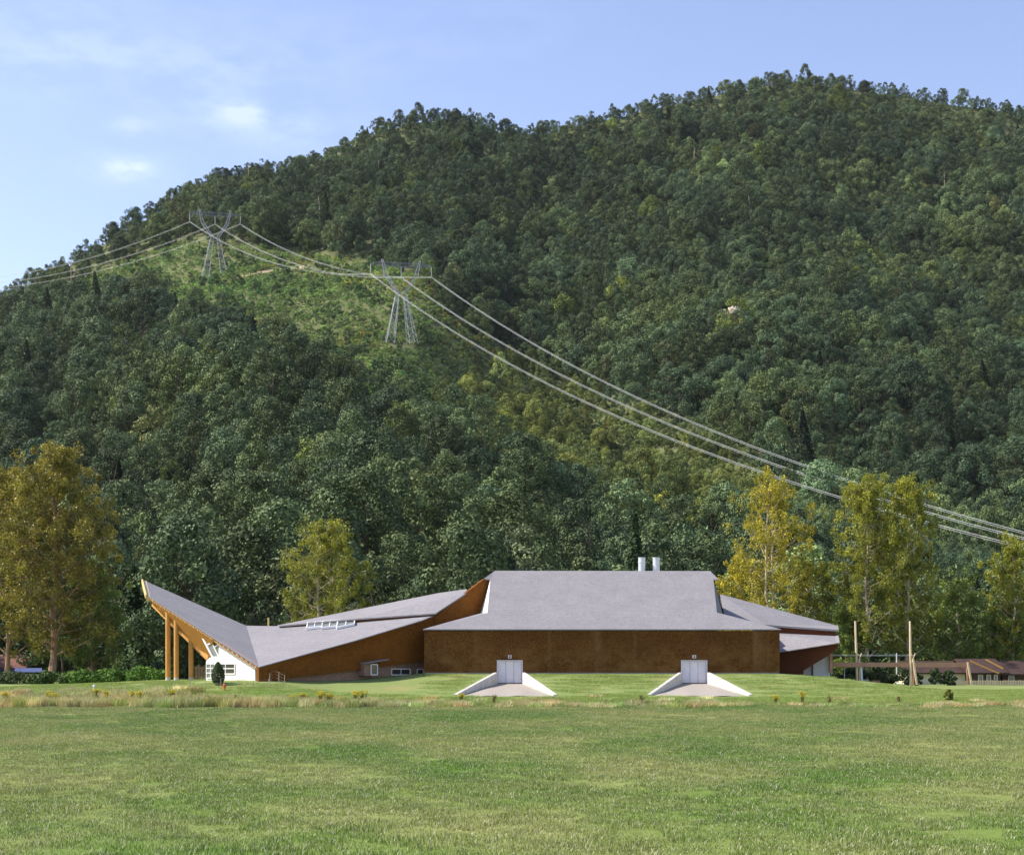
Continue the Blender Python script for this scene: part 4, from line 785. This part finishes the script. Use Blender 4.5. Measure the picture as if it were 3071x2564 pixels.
# ------------------------------------------------------------ grass
t = NT('grass_blade'); v_ = t.attr('v').outputs['Fac']; md_ = meadow_col(t)
col = t.mix(1.0, md_, t.mix(v_, c4(.80, .85, .72), c4(1.30, 1.24, 1.2)), 'MULTIPLY'); col = t.mix(t.ramp(v_, .86, .90), col, c4(.60, .56, .40)); t.done(col, .6, .25)
tr_ = t.n('ShaderNodeBsdfTranslucent'); t.l(col, tr_.inputs[0]); mx = t.n('ShaderNodeMixShader'); mx.inputs[0].default_value = .3; t.l(t.p.outputs[0], mx.inputs[1]); t.l(tr_.outputs[0], mx.inputs[2]); t.l(mx.outputs[0], t.out.inputs[0]); M['blade'] = t.m
M['straw'] = leaf_mat('straw', (.32, .28, .14), (.70, .61, .36), True, .3)
def blades(n, size, h0, h1, wd, lean, seed):
    r = np.random.default_rng(seed); b = np.stack([r.uniform(-size/2, size/2, n), r.uniform(-size/2, size/2, n), np.zeros(n)], -1); h = r.uniform(h0, h1, n); a = r.random(n)*6.283; ln = h*lean*r.random(n)
    d = np.stack([np.cos(a), np.sin(a), np.zeros(n)], -1); s = np.stack([-np.sin(a+.4), np.cos(a+.4), np.zeros(n)], -1)*wd*r.uniform(.6, 1.3, n)[:, None]
    m = b+d*(ln*.35)[:, None]+np.array([0, 0, 1])*(h*.6)[:, None]; tp = b+d*ln[:, None]+np.array([0, 0, 1])*h[:, None]
    v = np.stack([b-s-[0, 0, .03], b+s-[0, 0, .03], m+s*.8, m-s*.8, tp], 1).reshape(-1, 3); i = np.arange(n)*5
    return np_mesh('blades', v, [np.stack([i, i+1, i+2, i+3], -1), np.stack([i+3, i+2, i+4], -1)], {'v': ('FLOAT', np.repeat(r.random(n), 5).astype(np.float32))})
gp = [proto('grass_source', blades(1500, 2.0, .02, .07, .006, 1.2, 600+k), M['blade']) for k in range(3)]+[proto('grass_source', blades(1000, 2.0, .03, .10, .0075, 1.6, 620+k), M['blade']) for k in range(2)]
gy_ = []; y = 22.0
while y < 131:
    hw = .39*y+12; n = int(2*hw/1.7)+1; gy_.append(np.stack([(np.arange(n)-n/2)*1.7+rng.uniform(-.3, .3, n), y+rng.uniform(-.3, .3, n)], -1)); y += 1.6
gpts = np.concatenate(gy_); ng = len(gpts); gz_ = flat_z(gpts[:, 0], gpts[:, 1])
gn_scatter('meadow_grass', np.column_stack([gpts, gz_]), np.stack([np.zeros(ng), np.zeros(ng), rng.random(ng)*6.283], -1), np.stack([np.ones(ng), np.ones(ng), rng.uniform(.7, 1.3, ng)], -1), rng.choice(5, ng), np.ones((ng, 3)), gp,
           label='short green meadow grass flecked with pale dry blades', cat='grass', kind='stuff')
tp_ = [proto('dry_grass_source', blades(210, 1.3, .25, .95, .014, .55, 640+k), M['straw']) for k in range(3)]
pts = []
for i in range(3400):
    x = rng.uniform(-52, 52); y = rng.uniform(123, 137.5); px = CX+F*x/y; left = np.clip((1500-px)/900, 0, 1); d = .32+.68*left
    if px > 2300: d *= .35
    if x < -10: d = min(1.2, d*1.35)
    far_ = np.clip((y-123)/13, 0, 1); d *= (1-.8*far_) if x > -8 else (1-.62*far_)
    if x < -8 and -27 < x and y > 131: continue
    if rng.random() < d*(.75+.5*math.sin(x*.7)*math.sin(x*.23+1)): pts.append((x, y, .35+.65*d*(.6+.5*rng.random())))
pts = np.array(pts); nd = len(pts); b3 = np.sin(pts[:, 0]*.5)*np.sin(pts[:, 0]*.17+pts[:, 1]*.3)
ti = np.stack([.92+.08*b3, .95-.03*b3, .95-.05*b3], -1)*np.exp(.18*rng.normal(size=nd))[:, None]; gr = rng.random(nd) < .42; ti[gr] *= np.array([.62, .84, .5]); ru = (rng.random(nd) < .13); ti[ru] *= np.array([.9, .75, .65])
gn_scatter('dry_grass', np.column_stack([pts[:, :2], flat_z(pts[:, 0], pts[:, 1])]), np.stack([np.zeros(nd), np.zeros(nd), rng.random(nd)*6.283], -1), np.stack([np.ones(nd), np.ones(nd), pts[:, 2]], -1), rng.choice(3, nd), ti, tp_,
           label='strip of tall dry straw-coloured grass between meadow and lawn', cat='grass', kind='stuff')
lp = [proto('lawn_source', blades(260, 2.2, .02, .07, .012, .7, 660+k), M['straw']) for k in range(2)]
lx, ly = rng.uniform(-50, 58, 3000), rng.uniform(131, 150, 3000); okl = np.ones(3000, bool)
for (a, b, c, d) in RAMPS:
    k = np.clip((150-ly)/11, 0, 1); okl &= ~((lx > a+(c-a)*k-1.2) & (lx < b+(d-b)*k+1.2) & (ly > 137.8))
okl &= ~((ly > 139-.9*(lx+23)*0) & (lx < -8) & (lx > -30) & (ly > 138.5))
lx, ly = lx[okl], ly[okl]; nl = len(lx)
gn_scatter('lawn_grass', np.column_stack([lx, ly, flat_z(lx, ly)]), np.stack([np.zeros(nl), np.zeros(nl), rng.random(nl)*6.283], -1), np.ones((nl, 3)), rng.choice(2, nl), np.tile([.50, .74, .36], (nl, 1)), lp, label='short mown lawn on the bank before the building', cat='grass', kind='stuff')

# ------------------------------------------------------------ small things on the meadow
def at(px, py, Y): b = P(px, py, Y); return Vector((b.x, Y, float(flat_z(b.x, Y))))
p = at(673, 2073, 136); root = empty('fire_hydrant', p, 'small orange fire hydrant in front of the white entry wall', 'hydrant')
mb = MB(); mb.tube([p+Vector((0, 0, z)) for z in (-.1, .02, .03, .40)], [.13, .13, .10, .095], 14); mb.obj('barrel', M['orange_metal'], root)
mb = MB(); mb.tube([p+Vector((0, 0, z)) for z in (.401, .44, .50, .56, .60)], [.13, .125, .10, .05, .03], 14); mb.obj('bonnet', M['orange_metal'], root)
for s in (-1, 1): mb = MB(); mb.tube([p+Vector((s*.08, 0, .31)), p+Vector((s*.16, 0, .31))], .045, 10); mb.obj('nozzle', M['orange_metal'], root)
p = at(282, 2067, 137); root = empty('marker_post', p, 'short white marker post with rounded head among yellow weeds', 'post')
mb = MB(); mb.tube([p+Vector((0, 0, -.2)), p+Vector((0, 0, .45))], .05, 8); mb.obj('stake', M['frame'], root); mb = MB(); mb.tube([p+Vector((0, 0, z)) for z in (.45, .5, .6, .7, .74)], [.06, .11, .12, .09, .03], 10); mb.obj('head', M['frame'], root)
for i, (px, ww, dy) in enumerate([(934, 1.25, 0), (1025, 1.15, .1)]):
    p = at(px, 2112, 124.6); mb = MB(); mb.box(-ww/2, ww/2, -.12, .12, 0, .10)
    for k in range(3): mb.box(-ww/2+.1+k*ww*.4, -ww/2+.2+k*ww*.4, -.16, .16, -.08, -.001)
    o = mb.obj('timber_plank', M['dark_wood'], label='dark weathered timber lying in the dry grass, %s of two' % ('left' if i == 0 else 'right'), cat='timber', group='timbers lying in the grass'); o.location = p+Vector((0, 0, .14)); o.rotation_euler = (0, 0, .1-.15*i)
def wire_fence(posts, name, label):
    root = empty(name, at(*posts[0][:3]), label, 'fence'); prev = None; wires = MB()
    for (px, py, Y, h) in posts:
        p = at(px, py, Y); mb = MB(); t0 = Vector((random.uniform(-.03, .03), 0, h)); mb.tube([p+Vector((0, 0, -.3)), p+t0*.5, p+t0], [.035, .03, .027], 6); mb.obj('post', M['grey_post'], root)
        if prev:
            for k in (.35, .62, .9): wires.bar(prev[0]+prev[1]*k, p+t0*k, .005)
        prev = (p, t0)
    wires.obj('wire', M['metal'], root)
wire_fence([(x_, 2071, 137.2, .68+.1*math.sin(x_)) for x_ in (-40, 0, 28, 55, 92, 133, 175, 214, 268, 322, 371, 423, 472, 522, 572, 618, 662, 714, 760, 806)], 'wire_fence', 'long low wire fence on thin wooden posts before the entry')
wire_fence([(808, 2068, 137.4, 1.2), (821, 2047, 141.5, 1.1), (836, 2060, 139, 1.05), (854, 2060, 138.4, 1.0)], 'wire_fence', 'short enclosure of four taller thin posts at the end of the long fence')
# picket palisade behind the columns
root = empty('picket_fence', (P(583, 2040, 156).x, 156, .8), 'dark wooden paling fence seen between the third column and the white wall', 'fence'); a, b = P(584, 2040, 156).x, P(618, 2040, 156).x
for nm, rg in (('pickets', None), ('rail', (.3, 1.2))):
    mb = MB()
    if rg is None:
        x = a
        while x < b: mb.box(x, x+.09, 155.97, 156.0, .7, .8+1.5+.12*math.sin(x*9)); x += .16
    else:
        for z in rg: mb.box(a, b, 156.003, 156.06, .8+z, .88+z)
    mb.obj(nm, M['fence_wood'], root)
# pale picket fence at the right
xa, xb = P(2845, 2050, 168).x, P(3200, 2050, 168).x; root = empty('picket_fence', (xa, 168, .05), 'long pale picket fence before the brown roofed houses', 'fence'); mb = MB(); x = xa
while x < xb: mb.box(x, x+.12, 167.97, 168.0, -.1, P(2900, 2040, 168).z+random.uniform(-.05, .05)); x += .185
mb.obj('pickets', M['post'], root)
mb = MB()
for z in (.15, .5): mb.box(xa, xb, 168.003, 168.06, z, z+.08)
mb.obj('rail', M['fence_wood'], root)
# timber frame with two tall poles
tf = empty('timber_pergola', at(2568, 2048, 160), 'long timber frame with a deep brown beam, two tall pale poles and raking props', 'timber frame')
for px, pt_, lean_ in ((2571, 1862, -6), (2732, 1862, -3)):
    b = P(px, 2052, 160); tpz = P(px+lean_, pt_, 160); mb = MB(); mb.tube([Vector((b.x, 160, -.3)), b.lerp(tpz, .5), tpz], [.13, .12, .10], 10); pl = mb.obj('pole', M['post'], tf)
    c = P(px+1, 1962, 159.8); d = P(px+10, 1969, 159.8); e = P(px+13, 1958, 159.8); mb = MB(); mb.tube([c, d, e], [.07, .06, .05], 6); mb.tube([P(px+4, 1985, 159.8), P(px+7, 1972, 159.8), e], [.05, .05, .04], 6); mb.obj('bracket', M['post'], pl)
a, b = P(2489, 1992.5, 159.5), P(2902, 1993, 160.5); mb = MB(); mb.bar(a, b, .25, .48); mb.obj('beam', M['beam'], tf)
for (p1, p2, y_, m) in (((2582, 1985), (2585, 2044), 159.9, 'frame'), ((2577, 1975), (2578, 2045), 160.3, 'post'), ((2739, 1976), (2750, 2053), 159.4, 'post'), ((2742, 1998), (2740, 2053), 160.6, 'beam'), ((2902, 1985), (2914, 2052), 160.1, 'post'), ((2901, 1998), (2903, 2052), 160.9, 'beam')):
    q1, q2_ = P(*p1, y_), P(*p2, y_); mb = MB(); mb.bar(q1, q2_, .18, .18); mb.obj('prop', M[m], tf)
for z in (1963, 1965.5): mb = MB(); mb.bar(P(2496, z, 160), P(2731, z+.5, 160), .03); mb.obj('cable', M['metal'], tf)
p = at(2689, 2051, 166); mb = MB(); mb.tube([p-Vector((0, 0, .3)), P(2689, 1958, 166)], [.07, .055], 8); mb.obj('white_pole', M['frame'], label='slim white pole standing between the two tall timber poles', cat='pole')
p = at(2532.6, 2043, 162); mb = MB(); mb.tube([p-Vector((0, 0, .3)), P(2532.6, 2003, 162)], [.04, .035], 8); mb.obj('white_pole', M['frame'], label='short thin pale pole just right of the building end', cat='pole')
# piles of small timber near the first pole
for k, (px, lb) in enumerate(((2592, 'small stack of bluish boards at the foot of the first tall pole'), (2625, 'low stack of pinkish boards between the tall poles'))):
    p = at(px, 2050, 163); root = empty('board_stack', p, lb, 'boards')
    for j_ in range(4): mb = MB(); z = p.z+.03+.075*j_; mb.box(p.x-.65+j_*.08, p.x+.6-j_*.06, 163-.25+j_*.05, 163+.1+j_*.03, z, z+.06); mb.obj('board', M['foundation' if k == 0 else 'beam'], root)
for k, (px, h, w_, lb) in enumerate([(2742, 44, 40, 'dark slim bush touching the second tall pole'), (2806, 52, 34, 'dark upright bush before the cream house, left of two'), (2848, 48, 36, 'dark upright bush before the cream house, right of two'), (2660, 60, 60, 'dark bush behind the slim white pole')]):
    bush(px, 2056, h, w_, 166.5, 460+k, lb, (.65, .7, .55), leaf=.12, n=30)
# houses
def house(x0, x1, y0, y1, z0, ze, zr, label, wallm, roofm, rows_=(), axis='x', over=.5, fas=None):
    root = empty('house', ((x0+x1)/2, y0, z0), label, 'house')
    mb = MB(); mb.box(x0, x1, y0, y1, z0-1, ze); wall_ = mb.obj('wall', M[wallm], root); mb = MB(); o = over
    if axis == 'x':
        ym = (y0+y1)/2
        mb.slab([(x0-o, y0-o, ze-.1), (x1+o, y0-o, ze-.1), (x1+o, ym, zr), (x0-o, ym, zr)], (0, 0, .16)); mb.slab([(x0-o, y1+o, ze-.1), (x1+o, y1+o, ze-.1), (x1+o, ym, zr+.003), (x0-o, ym, zr+.003)], (0, 0, .16))
    else:
        xm = (x0+x1)/2
        mb.slab([(x0-o, y0-o, ze-.1), (x0-o, y1+o, ze-.1), (xm, y1+o, zr), (xm, y0-o, zr)], (0, 0, .16)); mb.slab([(x1+o, y0-o, ze-.1), (x1+o, y1+o, ze-.1), (xm, y1+o, zr+.003), (xm, y0-o, zr+.003)], (0, 0, .16))
        g_ = MB(); g_.slab([(x0, y0, ze+.002), (x1, y0, ze+.002), (xm, y0, zr)], (0, .2, 0)); g_.obj('gable', M[wallm], root)
    rf = mb.obj('roof', M[roofm], root)
    for (a, b, c, d, m) in rows_:
        f = MB()
        for bx in ((a-.06, b+.06, c-.06, c), (a-.06, b+.06, d, d+.06)): f.box(bx[0], bx[1], y0-.06, y0-.002, bx[2], bx[3])
        for bx in ((a-.06, a, c, d), (b, b+.06, c, d)): f.box(bx[0], bx[1], y0-.06, y0-.002, bx[2], bx[3])
        w_ = f.obj('window', M['frame'], root); f = MB(); f.box(a, b, y0-.03, y0-.003, c, d); f.obj('pane', M[m], w_)
    if fas:
        f = MB(); f.box(x0-o, x1+o, y0-o-.08, y0-o-.01, ze-.35, ze-.12); f.obj('fascia', M[fas], root)
    return root, rf
XX = lambda px, Y: P(px, 2000, Y).x; ZZ = lambda py, Y: P(1500, py, Y).z
house(XX(2727, 172), XX(2895, 172), 172, 180, 0, ZZ(2018, 172), ZZ(1986, 186), 'low cream walled house with dark brown roof seen through the timber frame', 'cream', 'dark_roof',
      [(XX(2790, 172), XX(2800, 172), .1, 1.1, 'glass'), (XX(2818, 172), XX(2826, 172), .1, 1.1, 'glass'), (XX(2858, 172), XX(2868, 172), .1, 1.1, 'glass')], over=.6)
_, rfb = house(XX(2912, 171), XX(3000, 171), 171, 179, 0, ZZ(2018, 171), ZZ(1979, 174), 'dark brown house with ladder-like pale roof battens, left of the right edge', 'dark_wood', 'dark_roof',
      [(XX(2935, 171), XX(2946, 171), .2, 1.2, 'pale_glass'), (XX(2960, 171), XX(2970, 171), .2, 1.2, 'pale_glass'), (XX(2982, 171), XX(2990, 171), .2, 1.2, 'pale_glass')], over=.7)
for a, b in (((2910, 1981), (2996, 2019)), ((2956, 1977), (3008, 2004))): mb = MB(); mb.bar(P(*a, 170), P(*b, 169.6), .14, .16); mb.obj('batten', M['timber'], rfb)
house(XX(3006, 174), XX(3140, 174), 174, 182, 0, ZZ(2022, 174), ZZ(1985, 188), 'dark house cut by the right edge behind the pale picket fence', 'dark_wood', 'dark_roof', [(XX(3025, 174), XX(3040, 174), .2, 1.2, 'pale_glass')], over=.6)
house(XX(-160, 196), XX(70, 196), 196, 204, .4, ZZ(2003, 196), ZZ(1966, 200), 'low house with rust red roof and blue eave board at the left edge', 'dark_wood', 'rust_roof', [(XX(10, 196), XX(24, 196), .9, 1.5, 'glass')], fas='blue')
mb = MB(); mb.slab([P(45, 2003, 186), P(125, 2003, 186), P(128, 2015, 185.4), P(42, 2015, 185.4)], (0, .12, .02))
root = empty('awning', P(85, 2030, 186), 'long blue awning under the huge bronze tree', 'awning'); mb.obj('canopy_sheet', M['blue'], root)
for px in (46, 84, 124): mb = MB(); b = P(px, 2040, 186); mb.bar((b.x, 186, .2), (b.x, 186, ZZ(2012, 186)), .08); mb.obj('pole', M['dark_wood'], root)

# ------------------------------------------------------------ air
mb = MB(); mb.box(-1700, 1700, -300, 1760, -7, 720); hz = bpy.data.materials.new('haze'); hz.use_nodes = True; t_ = hz.node_tree; t_.nodes.clear()
pv = t_.nodes.new('ShaderNodeVolumePrincipled'); pv.inputs['Color'].default_value = (.80, .88, 1, 1); pv.inputs['Density'].default_value = .000018; pv.inputs['Anisotropy'].default_value = 0.1
o_ = t_.nodes.new('ShaderNodeOutputMaterial'); t_.links.new(pv.outputs[0], o_.inputs['Volume'])
me = mb.mesh('haze'); me.materials.append(hz); o = bpy.data.objects.new('haze', me); COL.objects.link(o); o['kind'] = 'stuff'; o['label'] = 'thin blue summer haze over the valley'
sc.cycles.volume_bounces = 0
